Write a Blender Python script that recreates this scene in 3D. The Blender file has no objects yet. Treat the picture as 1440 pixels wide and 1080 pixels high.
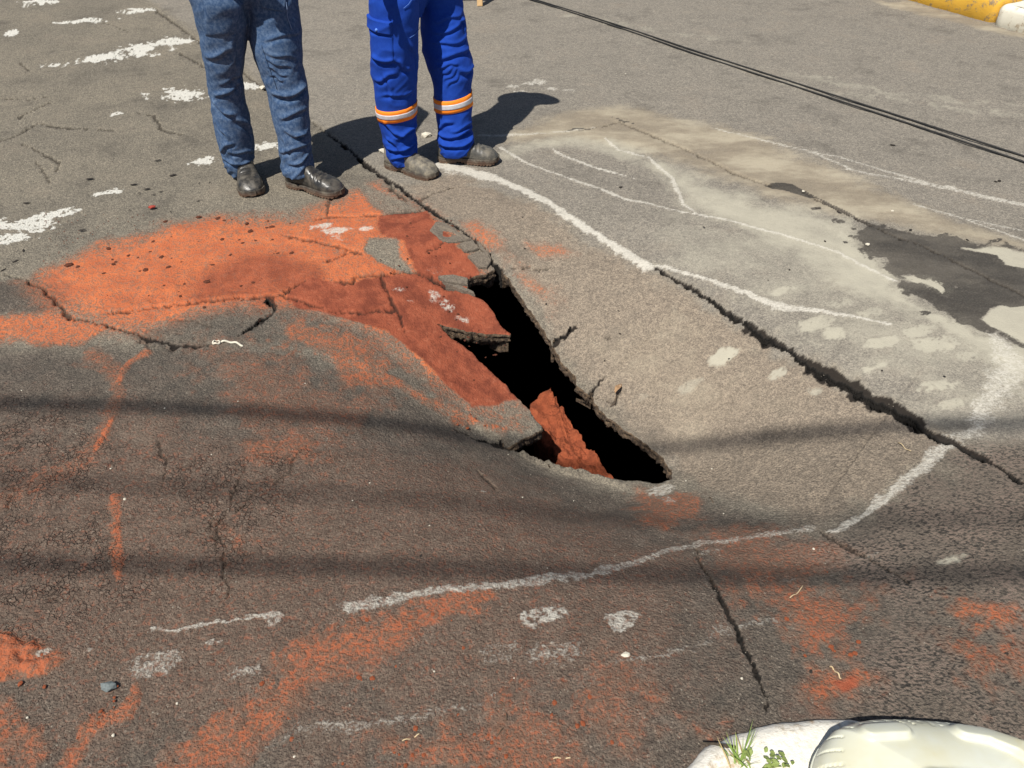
import bpy, bmesh, math, random
import numpy as np
from mathutils import Vector, Matrix

# ------------------------------------------------------------------ camera, sky, sun, exposure
S = bpy.context.scene
COL = S.collection
PITCH = math.radians(40.0); CAM_H = 1.65; F_PX = 1082.0
cam_data = bpy.data.cameras.new('camera'); cam = bpy.data.objects.new('camera', cam_data); COL.objects.link(cam)
cam.location = (0, 0, CAM_H); cam.rotation_euler = (math.pi/2 - PITCH, 0, 0)
cam_data.sensor_width = 36; cam_data.lens = 36*F_PX/1440; cam_data.clip_start = 0.05; cam_data.clip_end = 3000
S.camera = cam
SUN_EL = math.radians(57.0); SUN_AZ = math.radians(211.0)        # clockwise from +Y: the sun stands behind the camera, to the left
world = bpy.data.worlds.new('World'); S.world = world; world.use_nodes = True
wn = world.node_tree.nodes; wl = world.node_tree.links
bgn = wn['Background']; sky = wn.new('ShaderNodeTexSky'); sky.sky_type = 'NISHITA'; sky.sun_disc = False
sky.sun_elevation = SUN_EL; sky.sun_rotation = SUN_AZ; sky.dust_density = 1.0
wl.new(sky.outputs[0], bgn.inputs[0]); bgn.inputs[1].default_value = 0.05
TO_SUN = Vector((math.sin(SUN_AZ)*math.cos(SUN_EL), math.cos(SUN_AZ)*math.cos(SUN_EL), math.sin(SUN_EL)))
sun_d = bpy.data.lights.new('sun', 'SUN'); sun_d.energy = 4.4; sun_d.angle = math.radians(0.53); sun_d.color = (1.0, 0.955, 0.88)
sun = bpy.data.objects.new('sun', sun_d); COL.objects.link(sun); sun.location = TO_SUN*30
sun.rotation_euler = TO_SUN.to_track_quat('Z', 'Y').to_euler()
S.view_settings.view_transform = 'Standard'; S.view_settings.look = 'None'; S.view_settings.gamma = 1
S.view_settings.exposure = 0.36; S.view_settings.use_curve_mapping = False
random.seed(7); RNG = np.random.default_rng(7)

# ------------------------------------------------------------------ numeric helpers
def _hash(ix, iy, seed):
    h = (ix.astype(np.int64)*374761393 + iy.astype(np.int64)*668265263 + seed*1442695041) & 0xFFFFFFFF
    h = ((h ^ (h >> 13))*1274126177) & 0xFFFFFFFF
    return ((h ^ (h >> 16)) & 0xFFFFFF)/float(0xFFFFFF)
def vnoise(x, y, seed=0):
    x = np.asarray(x, float); y = np.asarray(y, float)
    ix = np.floor(x); iy = np.floor(y); fx = x-ix; fy = y-iy
    fx = fx*fx*fx*(fx*(fx*6-15)+10); fy = fy*fy*fy*(fy*(fy*6-15)+10)
    a = _hash(ix, iy, seed); b = _hash(ix+1, iy, seed); c = _hash(ix, iy+1, seed); d = _hash(ix+1, iy+1, seed)
    return (a*(1-fx)+b*fx)*(1-fy) + (c*(1-fx)+d*fx)*fy
def fbm(x, y, octs=4, seed=0):
    t = 0; a = .5; s = 0
    for o in range(octs):
        t = t + a*vnoise(x*2**o + 17.3*o, y*2**o - 9.1*o, seed+o); s += a; a *= .55
    return t/s
def sstep(a, b, x):
    t = np.clip((x-a)/(b-a), 0, 1); return t*t*(3-2*t)

SINP, COSP = math.sin(PITCH), math.cos(PITCH)
AXIS = np.array([(-.30, 2.95, .00), (-.08, 2.64, .13), (.20, 2.19, .28), (.50, 1.85, .33), (.86, 1.47, .14), (1.25, 1.15, .02), (1.6, .95, 0)])
TIP = np.array((.13, 1.99))                                      # where the left slab ends over the hole
def road_z(x, y):
    """height of the sunken road surface"""
    x = np.asarray(x, float); y = np.asarray(y, float)
    best = np.full(x.shape, 1e9); dep = np.zeros(x.shape)
    for (x0, y0, d0), (x1, y1, d1) in zip(AXIS[:-1], AXIS[1:]):
        L2 = (x1-x0)**2 + (y1-y0)**2
        t = np.clip(((x-x0)*(x1-x0)+(y-y0)*(y1-y0))/L2, 0, 1)
        d = np.hypot(x-x0-t*(x1-x0), y-y0-t*(y1-y0))
        m = d < best; best = np.where(m, d, best); dep = np.where(m, d0+t*(d1-d0), dep)
    z = -dep*np.exp(-(best/.38)**2/2) - .08*np.exp(-(((x+.22)/.45)**2+((y-1.98)/.32)**2)/2)
    # the near side has dropped below the left slab at its tip
    u = (x-TIP[0])*.40 + (y-TIP[1])*.917 + .05                     # distance beyond the tear
    z = z - .055*sstep(.012, -.012, u)*np.exp(-((x-TIP[0])**2+(y-TIP[1])**2)/.25**2)
    return z
def ray(px, py):
    a = (px-720)/F_PX; b = (py-540)/F_PX
    return np.array((a, COSP - b*SINP, -SINP - b*COSP))
def G(px, py, z=None):
    """point of the road (or of the level z) that stands at a place of the photograph"""
    d = ray(px, py)
    if z is not None:
        t = (z-CAM_H)/d[2]; return Vector((d[0]*t, d[1]*t, z))
    t0 = (0.05-CAM_H)/d[2]; t1 = (-.45-CAM_H)/d[2]
    ts = np.linspace(t0, t1, 1500); dz = CAM_H + d[2]*ts - road_z(d[0]*ts, d[1]*ts)
    i = np.argmax(dz < 0); t = ts[i]
    return Vector((d[0]*t, d[1]*t, float(CAM_H + d[2]*t)))
def GP(pts): return np.array([G(a, b)[:2] for a, b in pts])
def W(px, py, D):
    """point at depth D (world y) seen at px, py"""
    d = ray(px, py); t = D/d[1]; return Vector((d[0]*t, D, CAM_H + d[2]*t))
def zc_of(p): return p[1]*COSP + (CAM_H-p[2])*SINP

# ------------------------------------------------------------------ object helpers
def tag(o, label=None, cat=None, group=None, kind=None):
    for k, v in (('label', label), ('category', cat), ('group', group), ('kind', kind)):
        if v: o[k] = v
    return o
def empty(name, loc, rz=0):
    o = bpy.data.objects.new(name, None); COL.objects.link(o); o.location = loc; o.rotation_euler = (0, 0, rz); o.empty_display_size = .1
    return o
def link_mesh(name, me, mat=None, parent=None, loc=None, smooth=True):
    if mat is not None:
        for m in (mat if isinstance(mat, (list, tuple)) else [mat]): me.materials.append(m)
    if smooth: me.polygons.foreach_set('use_smooth', [True]*len(me.polygons))
    o = bpy.data.objects.new(name, me); COL.objects.link(o)
    if parent is not None: o.parent = parent
    if loc is not None: o.location = loc
    return o
def mesh_np(name, V, Fq):
    """mesh from numpy vertices and quads / tris (n,4) or (n,3)"""
    me = bpy.data.meshes.new(name); n, k = Fq.shape
    me.vertices.add(len(V)); me.vertices.foreach_set('co', np.asarray(V, np.float32).ravel())
    me.loops.add(n*k); me.loops.foreach_set('vertex_index', Fq.astype(np.int32).ravel())
    me.polygons.add(n); me.polygons.foreach_set('loop_start', np.arange(0, n*k, k, dtype=np.int32))
    me.update(calc_edges=True); me.validate(); return me
def mesh_py(name, V, F):
    me = bpy.data.meshes.new(name); me.from_pydata([tuple(v) for v in V], [], F); me.update(); return me
def to_local(o, parent_loc): pass
def grid_faces(nu, nv, wrap=False):
    F = []
    for i in range(nu-1):
        for j in range(nv if wrap else nv-1):
            j2 = (j+1) % nv
            F.append((i*nv+j, i*nv+j2, (i+1)*nv+j2, (i+1)*nv+j))
    return F
def tube_mesh(name, pts, r, seg=8, close=True):
    pts = [Vector(p) for p in pts]; V = []; n = len(pts)
    rs = r if hasattr(r, '__len__') else [r]*n
    for i, p in enumerate(pts):
        t = (pts[min(i+1, n-1)] - pts[max(i-1, 0)]).normalized()
        a = t.cross(Vector((0, 0, 1)) if abs(t.z) < .9 else Vector((1, 0, 0))).normalized(); b = t.cross(a)
        for k in range(seg):
            an = 2*math.pi*k/seg; V.append(p + a*math.cos(an)*rs[i] + b*math.sin(an)*rs[i])
    F = [f[::-1] for f in grid_faces(n, seg, True)]
    if close: F += [tuple(range(seg)), tuple(range((n-1)*seg, n*seg))[::-1]]
    me = mesh_py(name, V, F)
    bm = bmesh.new(); bm.from_mesh(me); bmesh.ops.recalc_face_normals(bm, faces=bm.faces); bm.to_mesh(me); bm.free()
    return me
def eval_mesh(o):
    dg = bpy.context.evaluated_depsgraph_get(); dg.update()
    return bpy.data.meshes.new_from_object(o.evaluated_get(dg), depsgraph=dg)
def remesh(me, voxel, smooth=2):
    o = bpy.data.objects.new('tmp', me); COL.objects.link(o)
    m = o.modifiers.new('r', 'REMESH'); m.mode = 'VOXEL'; m.voxel_size = voxel; m.use_smooth_shade = True
    if smooth:
        s = o.modifiers.new('s', 'SMOOTH'); s.iterations = smooth; s.factor = .5
    r = eval_mesh(o); bpy.data.objects.remove(o); return r

# ------------------------------------------------------------------ node helpers
class NT:
    def __init__(self, name):
        self.m = bpy.data.materials.new(name); self.m.use_nodes = True
        self.n = self.m.node_tree.nodes; self.l = self.m.node_tree.links
        self.b = self.n['Principled BSDF']; self.b.inputs['Specular IOR Level'].default_value = .3
        self.pos = self.n.new('ShaderNodeNewGeometry').outputs['Position']
        self.tc = self.n.new('ShaderNodeTexCoord').outputs['Object']
    def set(self, sock, v):
        if hasattr(v, 'is_linked') or isinstance(v, bpy.types.NodeSocket): self.l.new(v, sock)
        else: sock.default_value = v
    def math(self, op, a, b=None, c=None, clamp=False):
        n = self.n.new('ShaderNodeMath'); n.operation = op; n.use_clamp = clamp
        for i, v in enumerate((a, b, c)):
            if v is not None: self.set(n.inputs[i], v)
        return n.outputs[0]
    def mix(self, f, a, b, mode='MIX'):
        n = self.n.new('ShaderNodeMix'); n.data_type = 'RGBA'; n.blend_type = mode
        self.set(n.inputs[0], f)
        for s, v in ((n.inputs[6], a), (n.inputs[7], b)):
            if isinstance(v, tuple) and len(v) == 3: v = v+(1,)
            self.set(s, v)
        return n.outputs[2]
    def noise(self, scale, detail=3, rough=.55, vec=None, color=False):
        n = self.n.new('ShaderNodeTexNoise'); n.inputs['Scale'].default_value = scale; n.inputs['Detail'].default_value = detail
        n.inputs['Roughness'].default_value = rough; self.l.new(vec or self.pos, n.inputs['Vector'])
        return n.outputs['Color' if color else 'Fac']
    def voro(self, scale, feature='F1', out='Distance', vec=None):
        n = self.n.new('ShaderNodeTexVoronoi'); n.feature = feature; n.inputs['Scale'].default_value = scale
        self.l.new(vec or self.pos, n.inputs['Vector']); return n.outputs[out]
    def remap(self, v, a, b, c=0., d=1., smooth=True):
        n = self.n.new('ShaderNodeMapRange'); n.interpolation_type = 'SMOOTHSTEP' if smooth else 'LINEAR'
        self.set(n.inputs[0], v)
        for i, q in enumerate((a, b, c, d)): self.set(n.inputs[1+i], q)
        return n.outputs[0]
    def attr(self, name, out='Fac'):
        n = self.n.new('ShaderNodeAttribute'); n.attribute_name = name; return n.outputs[out]
    def map(self, vec, scale=(1, 1, 1), rot=(0, 0, 0)):
        n = self.n.new('ShaderNodeMapping'); n.inputs['Scale'].default_value = scale; n.inputs['Rotation'].default_value = rot
        self.l.new(vec, n.inputs['Vector']); return n.outputs[0]
    def bump(self, h, strength=.5, dist=.003, nrm=None):
        n = self.n.new('ShaderNodeBump'); self.set(n.inputs['Strength'], strength); n.inputs['Distance'].default_value = dist
        self.l.new(h, n.inputs['Height'])
        if nrm is not None: self.l.new(nrm, n.inputs['Normal'])
        return n.outputs[0]
    def fin(self, color, rough=.9, nrm=None):
        if isinstance(color, tuple) and len(color) == 3: color = color+(1,)
        self.set(self.b.inputs['Base Color'], color); self.set(self.b.inputs['Roughness'], rough)
        if nrm is not None: self.l.new(nrm, self.b.inputs['Normal'])
        return self.m
def simple(name, c1, c2, scale=40, rough=.85, bscale=150, bstr=.3, bdist=.002, spec=.3, obj=True):
    t = NT(name); v = t.tc if obj else t.pos
    f = t.remap(t.noise(scale, 5, .6, v), .3, .7)
    t.b.inputs['Specular IOR Level'].default_value = spec
    return t.fin(t.mix(f, c1, c2), rough, t.bump(t.noise(bscale, 4, .6, v), bstr, bdist))

# ------------------------------------------------------------------ the road surface
HOLE_PX = [(658,393),(670,389),(682,387),(697,379),(711,385),(722,402),(735,421),(746,437),(757,451),(766,466),(773,478),(781,490),(792,511),(809,528),(812,541),(822,549),(831,555),
 (835,562),(842,574),(867,596),(885,609),(902,621),(918,633),(932,645),(946,662),(944,675),(930,680),(913,678),(896,675),(880,675),(861,672),(833,665),(815,660),(801,656),(784,653),(767,648),(750,641),
 (735,634),(722,631),(707,628),(728,620),(748,610),(763,602),(757,593),(745,577),(729,561),(710,541),(694,527),(678,511),(664,498),(650,486),(634,476),(615,456),(622,457),(644,464),(672,468),(700,470),(719,470),
 (710,464),(703,457),(699,449),(694,439),(685,428),(676,421),(666,417),(656,407)]
def refine(P, step, jit, seed=3):
    out = []; n = len(P)
    for i in range(n):
        a, b = P[i], P[(i+1) % n]; L = np.hypot(*(b-a)); k = max(1, int(L/step))
        nn = np.array((-(b-a)[1], (b-a)[0]))/max(L, 1e-6)
        for j in range(k):
            q = a + (b-a)*j/k
            w = (fbm(q[0:1]*45, q[1:2]*45, 3, seed)[0]-.5)*2*jit
            out.append(q + nn*w*min(1, L/.03))
    return np.array(out)
HOLE = refine(GP(HOLE_PX), .006, .007)

# the sheet: fine where it lies near, coarser with distance, and on to the horizon
ang = np.linspace(math.radians(40+31), math.radians(40-28.6), 640)
Drow = np.concatenate([[-400, -60, -10, -2, -.5, 0, .25], CAM_H/np.tan(ang), [9, 11, 14, 20, 40, 120, 900]])
Drow = np.unique(np.round(Drow, 6))
s_in = np.linspace(-.70, .70, 900); s_out = np.array([.705, .715, .73, .76, .8, .86, .95, 1.1, 1.5, 2.5, 6, 30, 300])
srow = np.concatenate([-s_out[::-1], s_in, s_out])
NR, NC = len(Drow), len(srow)
DD, SS = np.meshgrid(Drow, srow, indexing='ij')
XX = SS*np.maximum(DD*COSP + CAM_H*SINP, 1.25); YY = DD.copy()
X = XX.ravel().copy(); Y = YY.ravel().copy()
cell = np.maximum(np.gradient(Drow)[:, None]*np.ones(NC), np.gradient(srow)[None, :]*np.maximum(DD*COSP+1.06, 1.25)).ravel()

def seg_dist(px, py, P, closed=False):
    """distance to a polyline, parameter along it, side"""
    n = len(P); best = np.full(px.shape, 1e9); par = np.zeros(px.shape); qx = np.zeros(px.shape); qy = np.zeros(px.shape)
    for i in range(n if closed else n-1):
        x0, y0 = P[i]; x1, y1 = P[(i+1) % n]; L2 = (x1-x0)**2+(y1-y0)**2
        if L2 < 1e-12: continue
        t = np.clip(((px-x0)*(x1-x0)+(py-y0)*(y1-y0))/L2, 0, 1)
        cx = x0+t*(x1-x0); cy = y0+t*(y1-y0); d = np.hypot(px-cx, py-cy); m = d < best
        best[m] = d[m]; par[m] = i+t[m]; qx[m] = cx[m]; qy[m] = cy[m]
    return best, par, qx, qy
def inside(px, py, P):
    c = np.zeros(px.shape, bool); n = len(P); j = n-1
    for i in range(n):
        xi, yi = P[i]; xj, yj = P[j]
        if yi != yj:
            c ^= ((yi > py) != (yj > py)) & (px < (xj-xi)*(py-yi)/(yj-yi)+xi)
        j = i
    return c
def bbox_sel(P, pad):
    return np.nonzero((X > P[:, 0].min()-pad) & (X < P[:, 0].max()+pad) & (Y > P[:, 1].min()-pad) & (Y < P[:, 1].max()+pad))[0]

# snap the sheet to the broken rim
sel = bbox_sel(HOLE, .03)
d, _, qx, qy = seg_dist(X[sel], Y[sel], HOLE, True)
m = d < .62*np.minimum(cell[sel], .012); X[sel[m]] = qx[m]; Y[sel[m]] = qy[m]

N1 = fbm(X*2.2, Y*2.2, 5, 11); N2 = fbm(X*9, Y*9, 4, 21); N3 = fbm(X*34, Y*34, 3, 31); N4 = fbm(X*7+40, Y*7-11, 4, 41); N5 = fbm(X*95, Y*95, 2, 51); N6 = fbm(X*95+31, Y*95-7, 2, 61)
def new(): return np.zeros(len(X))
def poly(out, pts, soft=.02, amp=.03, val=1., hi=.5, field=None):
    P = GP(pts); pad = soft+amp+.02; ii = bbox_sel(P, pad)
    d, _, _, _ = seg_dist(X[ii], Y[ii], P, True); sd = np.where(inside(X[ii], Y[ii], P), d, -d)
    f = (N2 if field is None else field)[ii]
    sd = sd + amp*((f-.5)*2 + hi*(N3[ii]-.5)*2)
    out[ii] = np.maximum(out[ii], val*sstep(-soft, soft, sd)); return out
def cut(out, pts, soft=.02, amp=.03, keep=0.):
    t = poly(new(), pts, soft, amp); out *= 1-t*(1-keep); return out
def line(out, pts, wpx, soft=.5, jit=.0, amp=.4, val=1., gaps=0., fine=0.):
    """stroke along photo points; width given in photo pixels and turned into metres there"""
    P0 = [G(a, b) for a, b in pts]; P = np.array([p[:2] for p in P0])
    ws = wpx if hasattr(wpx, '__len__') else [wpx]*len(pts)
    if len(ws) != len(pts): ws = np.interp(np.linspace(0, 1, len(pts)), np.linspace(0, 1, len(ws)), ws)
    wm = np.array([w*zc_of(p)/F_PX/2 for w, p in zip(ws, P0)])
    ii = bbox_sel(P, wm.max()*2.5+jit+.02); x = X[ii]; y = Y[ii]
    if jit:
        x = x + jit*((N3[ii]-.5)*2 + (N2[ii]-.5)*3); y = y + jit*((N4[ii]-.5)*3 + (fbm(x*40+9, y*40, 2, 77)-.5)*2)
    if fine: x = x + fine*(N5[ii]-.5)*2; y = y + fine*(N6[ii]-.5)*2
    d, par, _, _ = seg_dist(x, y, P); w = np.interp(par, np.arange(len(P)), wm)
    w = w*(1 + amp*((N2[ii]-.5)*2 + (N3[ii]-.5)*2))
    v = sstep(1+soft, 1-soft, d/np.maximum(w, 1e-5))*val
    if gaps: v = v*sstep(gaps-.12, gaps+.12, fbm(x*14+3, y*14, 3, 55))
    out[ii] = np.maximum(out[ii], v); return out
def blob(out, cx, cy, rx, ry, val=1., ang=0., amp=.5, stripes=0.):
    c = G(cx, cy); a = G(cx+rx, cy); b = G(cx, cy-ry); RX = abs(a.x-c.x); RY = abs(b.y-c.y)
    P = np.array([(c.x-RX, c.y-RY), (c.x+RX, c.y+RY)]); ii = bbox_sel(P, max(RX, RY)*1.2)
    x = X[ii]-c.x; y = Y[ii]-c.y; ca, sa = math.cos(ang), math.sin(ang)
    u = (x*ca+y*sa)/RX; v = (-x*sa+y*ca)/RY; r = np.hypot(u, v) + amp*((N2[ii]-.5)*1.6+(N3[ii]-.5)*1.2)
    q = sstep(1.15, .55, r)*val
    q = q*sstep(.14, .46, N5[ii]*.6+N3[ii]*.4)
    if stripes: q = q*(1-.7*sstep(.0, .5, np.sin((u*.6+v)*9*stripes + 4*N2[ii])))
    out[ii] = np.maximum(out[ii], q); return out

red = new(); damp = new(); pale = new(); white = new(); wet = new(); dark = new(); crack = new(); tan = new(); stip = new(); smooth = new(); silt = new(); gator = new(); paint = new()
# -- zones of the asphalt
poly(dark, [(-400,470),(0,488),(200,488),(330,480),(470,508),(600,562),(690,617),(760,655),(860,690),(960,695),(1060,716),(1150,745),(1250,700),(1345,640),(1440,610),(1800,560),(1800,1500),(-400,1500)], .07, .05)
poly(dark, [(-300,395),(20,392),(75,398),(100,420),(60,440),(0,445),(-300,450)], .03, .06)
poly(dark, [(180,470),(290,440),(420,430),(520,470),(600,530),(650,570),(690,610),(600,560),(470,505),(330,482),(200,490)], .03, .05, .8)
poly(tan, [(560,262),(640,245),(740,280),(850,350),(930,385),(1000,428),(1110,495),(1250,575),(1335,618),(1250,700),(1150,745),(1000,690),(950,660),(835,560),(715,385),(640,318)], .05, .06)
poly(smooth, [(226,10),(300,60),(400,140),(545,252),(620,300),(715,385),(950,660),(1100,600),(1330,615),(1500,640),(2400,300),(2400,-60),(100,-60)], .05, .04)
poly(stip, [(1100,760),(1180,745),(1260,700),(1345,640),(1500,600),(1900,560),(1900,1300),(1100,1150),(1150,1010),(1190,930),(1240,860),(1180,800)], .09, .08)
for a in ([(-60,560),(140,585),(170,640),(130,700),(-60,730)], [(240,640),(330,630),(440,640),(400,720),(340,810),(280,820),(250,740)], [(-60,740),(150,720),(240,800),(200,860),(-60,880)]): poly(gator, a, .10, .08, .9)
poly(gator, [(-300,500),(700,640),(700,1100),(-300,1100)], .2, .2, .12)
# -- orange soil dust
poly(red, [(-200,440),(0,438),(100,440),(172,456),(110,482),(0,484),(-200,470)], .04, .05, .85)
poly(red, [(40,402),(85,372),(150,343),(230,320),(310,305),(420,308),(436,294),(470,282),(500,268),(530,262),(578,290),(612,312),(650,350),(672,385),(690,430),(730,472),(660,484),(735,546),(728,564),(700,570),(668,570),(640,548),(600,528),(560,484),(520,468),(470,446),(420,432),(340,428),(280,437),(200,468),(140,462),(105,440),(70,430)], .13, .05)
poly(red, [(300,345),(420,330),(480,320),(540,300),(600,300),(650,350),(672,385),(700,430),(730,472),(660,484),(735,546),(728,562),(700,566),(668,566),(640,545),(600,524),(560,480),(520,462),(470,442),(420,428),(340,424),(280,432),(200,462)], .02, .02)
cut(red, [(521,336),(560,336),(563,360),(580,380),(596,386),(560,380),(530,368),(512,352)], .012, .012, .1)
cut(red, [(500,255),(575,286),(592,300),(540,302),(520,290)], .02, .02, .25)
poly(red, [(0,395),(60,388),(110,398),(80,415),(20,405)], .05, .06, .5)
for a in ([(640,308),(668,312),(705,340),(712,352),(690,355),(660,332)], [(725,385),(750,390),(772,410),(760,417),(735,405)], [(740,345),(790,345),(815,358),(760,362)]): poly(red, a, .05, .03, .62)
poly(red, [(690,355),(740,365),(800,420),(780,450),(740,410)], .08, .06, .3)
poly(red, [(395,450),(520,470),(545,510),(560,540),(500,545),(440,500),(390,480)], .06, .09, .62, .8)
poly(red, [(560,540),(640,565),(690,600),(640,600),(590,570)], .05, .07, .55, .8)
line(red, [(205,495),(178,508),(172,540)], [18, 14, 6], .8, .01, .5, .75); line(red, [(160,590),(147,610),(135,632)], [6, 14, 8], .7, .006, .5, .95)
line(red, [(165,560),(120,650),(40,690),(-20,720)], [30, 60, 60, 60], .9, .02, .5, .42); line(red, [(160,700),(163,740),(166,790),(166,810)], [18, 14, 20, 10], .9, .006, .6, .75); line(red, [(120,500),(160,520),(172,560)], [30,30,14], .9, .02, .5, .45)
poly(red, [(-100,895),(0,902),(50,918),(78,935),(60,955),(0,968),(-100,980)], .03, .04, 1.)
poly(red, [(-100,980),(30,960),(80,985),(40,1010),(60,1060),(-20,1120),(-100,1100)], .07, .09, .55, .8)
line(red, [(182,970),(178,1000),(130,1025),(110,1055),(90,1090)], [22, 30, 26, 30, 30], .8, .015, .5, .7)
line(red, [(680,840),(590,870),(500,905),(430,940),(390,985),(340,1040),(250,1085)], [40, 70, 100, 90, 80, 70, 90], .9, .03, .5, .66)
poly(red, [(480,1100),(530,1050),(640,1020),(760,990),(850,1010),(800,1060),(860,1120)], .12, .10, .52, .9)
poly(red, [(330,620),(400,600),(465,612),(440,650),(350,660)], .09, .08, .52, .8); poly(red, [(280,720),(340,735),(380,760),(330,790)], .06, .08, .45, .8)
poly(red, [(250,480),(420,500),(560,560),(480,640),(330,640)], .12, .15, .36, .9)
poly(red, [(1040,820),(1130,822),(1240,830),(1215,880),(1190,930),(1130,925),(1095,880),(1060,850)], .09, .09, .62, .9); poly(red, [(1130,930),(1230,950),(1215,985),(1150,985)], .05, .05, .8)
poly(red, [(1330,858),(1390,845),(1450,868),(1470,890),(1390,880)], .05, .07, .7, .9); poly(red, [(1320,890),(1460,900),(1460,980),(1380,960)], .09, .10, .55, .9)
poly(red, [(900,690),(960,690),(985,715),(1000,735),(930,745),(880,720)], .07, .08, .5, .8); poly(red, [(960,740),(1060,730),(1180,770),(1150,830),(1020,830)], .1, .1, .4, .8)
poly(red, [(700,940),(900,930),(1000,1000),(900,1080),(760,1040)], .15, .15, .42, .9); poly(red, [(640,760),(720,740),(820,760),(720,800)], .1, .1, .36, .8)
poly(red, [(-100,575),(250,560),(700,650),(1000,760),(1060,900),(1000,1120),(-100,1120)], .3, .2, .27)
# -- damp soil
poly(damp, [(245,405),(290,372),(370,348),(420,352),(450,368),(475,392),(540,388),(590,384),(578,366),(565,338),(530,330),(528,305),(560,300),(600,298),(610,318),(640,340),(655,358),(672,385),(660,402),(700,430),(730,472),(660,484),
 (752,562),(752,580),(705,560),(668,560),(640,522),(600,490),(545,452),(480,437),(420,426),(330,428),(265,432)], .13, .04, .66)
poly(damp, [(400,415),(430,395),(490,400),(540,388),(590,384),(578,366),(565,338),(535,330),(535,305),(560,300),(600,298),(610,318),(640,340),(655,358),(672,385),(660,402),(700,430),(730,472),(660,484),(738,545),(730,566),(700,570),(664,572),(630,542),(592,506),(540,466),(480,450),(420,434)], .015, .02)
poly(red, [(640,575),(690,590),(720,602),(700,608),(665,600)], .03, .03, .75, .8); poly(red, [(520,450),(600,500),(680,560),(760,590),(740,606),(660,595),(590,540),(500,480)], .05, .05, .45, .8)
poly(damp, [(1165,958),(1200,950),(1215,968),(1185,978)], .012, .012, .8); poly(damp, [(1085,990),(1200,985),(1250,1005),(1150,1030),(1080,1020)], .05, .05, .35)
# -- pale dust and silt
poly(silt, [(690,205),(730,178),(800,160),(870,150),(960,165),(1080,200),(1200,250),(1330,305),(1500,350),(1500,372),(1380,345),(1240,312),(1150,290),(1080,275),(1000,252),(920,222),(860,205),(800,196),(740,200)], .10, .10, .9, .5, N1)
poly(pale, [(900,215),(990,255),(1080,285),(1200,310),(1225,350),(1262,392),(1320,435),(1400,480),(1440,500),(1440,560),(1400,520),(1330,478),(1250,440),(1180,410),(1130,370),(1050,330),(960,285),(930,250)], .13, .06, .78, .5)
poly(pale, [(1180,320),(1205,345),(1240,372),(1262,392),(1258,408),(1312,434),(1352,456),(1416,480),(1450,490),(1450,540),(1390,500),(1300,450),(1230,410),(1170,360)], .05, .05, 1.)
poly(pale, [(1262,386),(1312,389),(1342,407),(1330,416),(1298,402)], .015, .01, 1.); poly(pale, [(1352,350),(1395,346),(1440,354),(1460,372),(1440,380),(1412,372),(1400,360)], .015, .02, 1.); poly(pale, [(1404,430),(1440,428),(1480,440),(1480,490),(1440,484),(1416,474),(1380,450)], .012, .015, 1.)
poly(pale, [(620,225),(660,228),(720,205),(790,190),(860,196),(905,215),(930,240),(880,225),(800,205),(740,212),(690,225)], .06, .05, .55)
poly(pale, [(860,330),(1000,300),(1150,320),(1330,440),(1440,500),(1460,620),(1330,600),(1200,520),(1080,440),(960,375)], .25, .12, .42)
for (a, b, c, e, v) in ((1020,500,24,10,.85),(1095,526,16,7,.7),(970,541,20,10,.4),(1145,551,16,8,.55),(1240,482,30,8,.75),(1172,468,26,10,.7),(1310,487,42,11,.8),(1230,517,44,8,.8),(1322,541,28,10,.85),(1335,568,24,6,.6),(1100,410,24,7,.6),(1190,425,20,7,.6),(1260,410,26,7,.6),(1150,455,30,10,.6),(1200,395,40,8,.6),(1290,465,26,7,.7),(1220,440,26,6,.6),
    (1335,787,30,9,.7),(900,560,14,6,.25),(760,200,18,5,.4),(1080,385,26,6,.35),(1360,500,30,8,.6),(1400,540,30,8,.5)): blob(pale, a, b, c, e, min(1, v*1.2), .3, .9, 0.)
for a in ([(880,55),(1000,85),(1120,105),(1250,130),(1440,150)], [(1000,92),(1180,130),(1330,150),(1460,165)], [(760,15),(900,40),(1050,60)]): line(pale, a, [10, 22, 26, 22], .9, .05, .6, .38, .45)
poly(silt, [(1230,0),(1290,4),(1345,20),(1400,38),(1450,48),(1450,56),(1380,42),(1310,24),(1250,10)], .05, .05, .8)
poly(silt, [(840,490),(990,470),(1120,560),(1050,620),(950,620),(880,560)], .15, .12, .35)
# -- lines of dried foam, chalk and old paint
line(white, [(615,232),(650,238),(700,252),(740,270),(790,300),(830,325),(860,345),(910,376)], [18,22,20,18,15,14,15,18], .5, .012, .5, .95)
line(white, [(890,370),(940,377),(1000,395),(1050,412),(1090,430),(1150,437),(1250,455)], [8,8,8,10,16,10,6], .4, .008, .4, .85)
line(white, [(600,228),(640,240),(690,245)], [20,26,12], .7, .02, .6, .6)
line(white, [(705,208),(740,228),(800,250),(880,280),(960,298),(1010,305),(1100,330),(1180,355),(1260,395)], [6,6,6,7,6,7,7,7,8], .7, .006, .4, .85)
line(white, [(850,195),(870,210),(910,220),(945,250),(960,285),(980,300),(1010,305)], [5,6,6,8,7,6,4], .6, .006, .5, .8)
line(white, [(780,212),(810,225),(850,238),(890,250)], [6,9,6,3], .4, .012, .6, .85); line(white, [(640,190),(720,190),(800,184),(835,180)], [8,9,8,6], .8, .005, .4, .7)
line(white, [(925,248),(960,270),(1000,278)], [6,4,3], .8, .008, .4, .3)
for a in ([(1105,206),(1180,222),(1260,246),(1340,266),(1450,288)], [(1130,210),(1200,240),(1280,256),(1450,290)], [(1190,238),(1260,252),(1340,264)], [(1285,288),(1350,306),(1450,326)], [(1360,310),(1450,340)], [(1000,180),(1080,200),(1110,207)]): line(white, a, [6,7,7,8], .7, .006, .4, .72)
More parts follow.
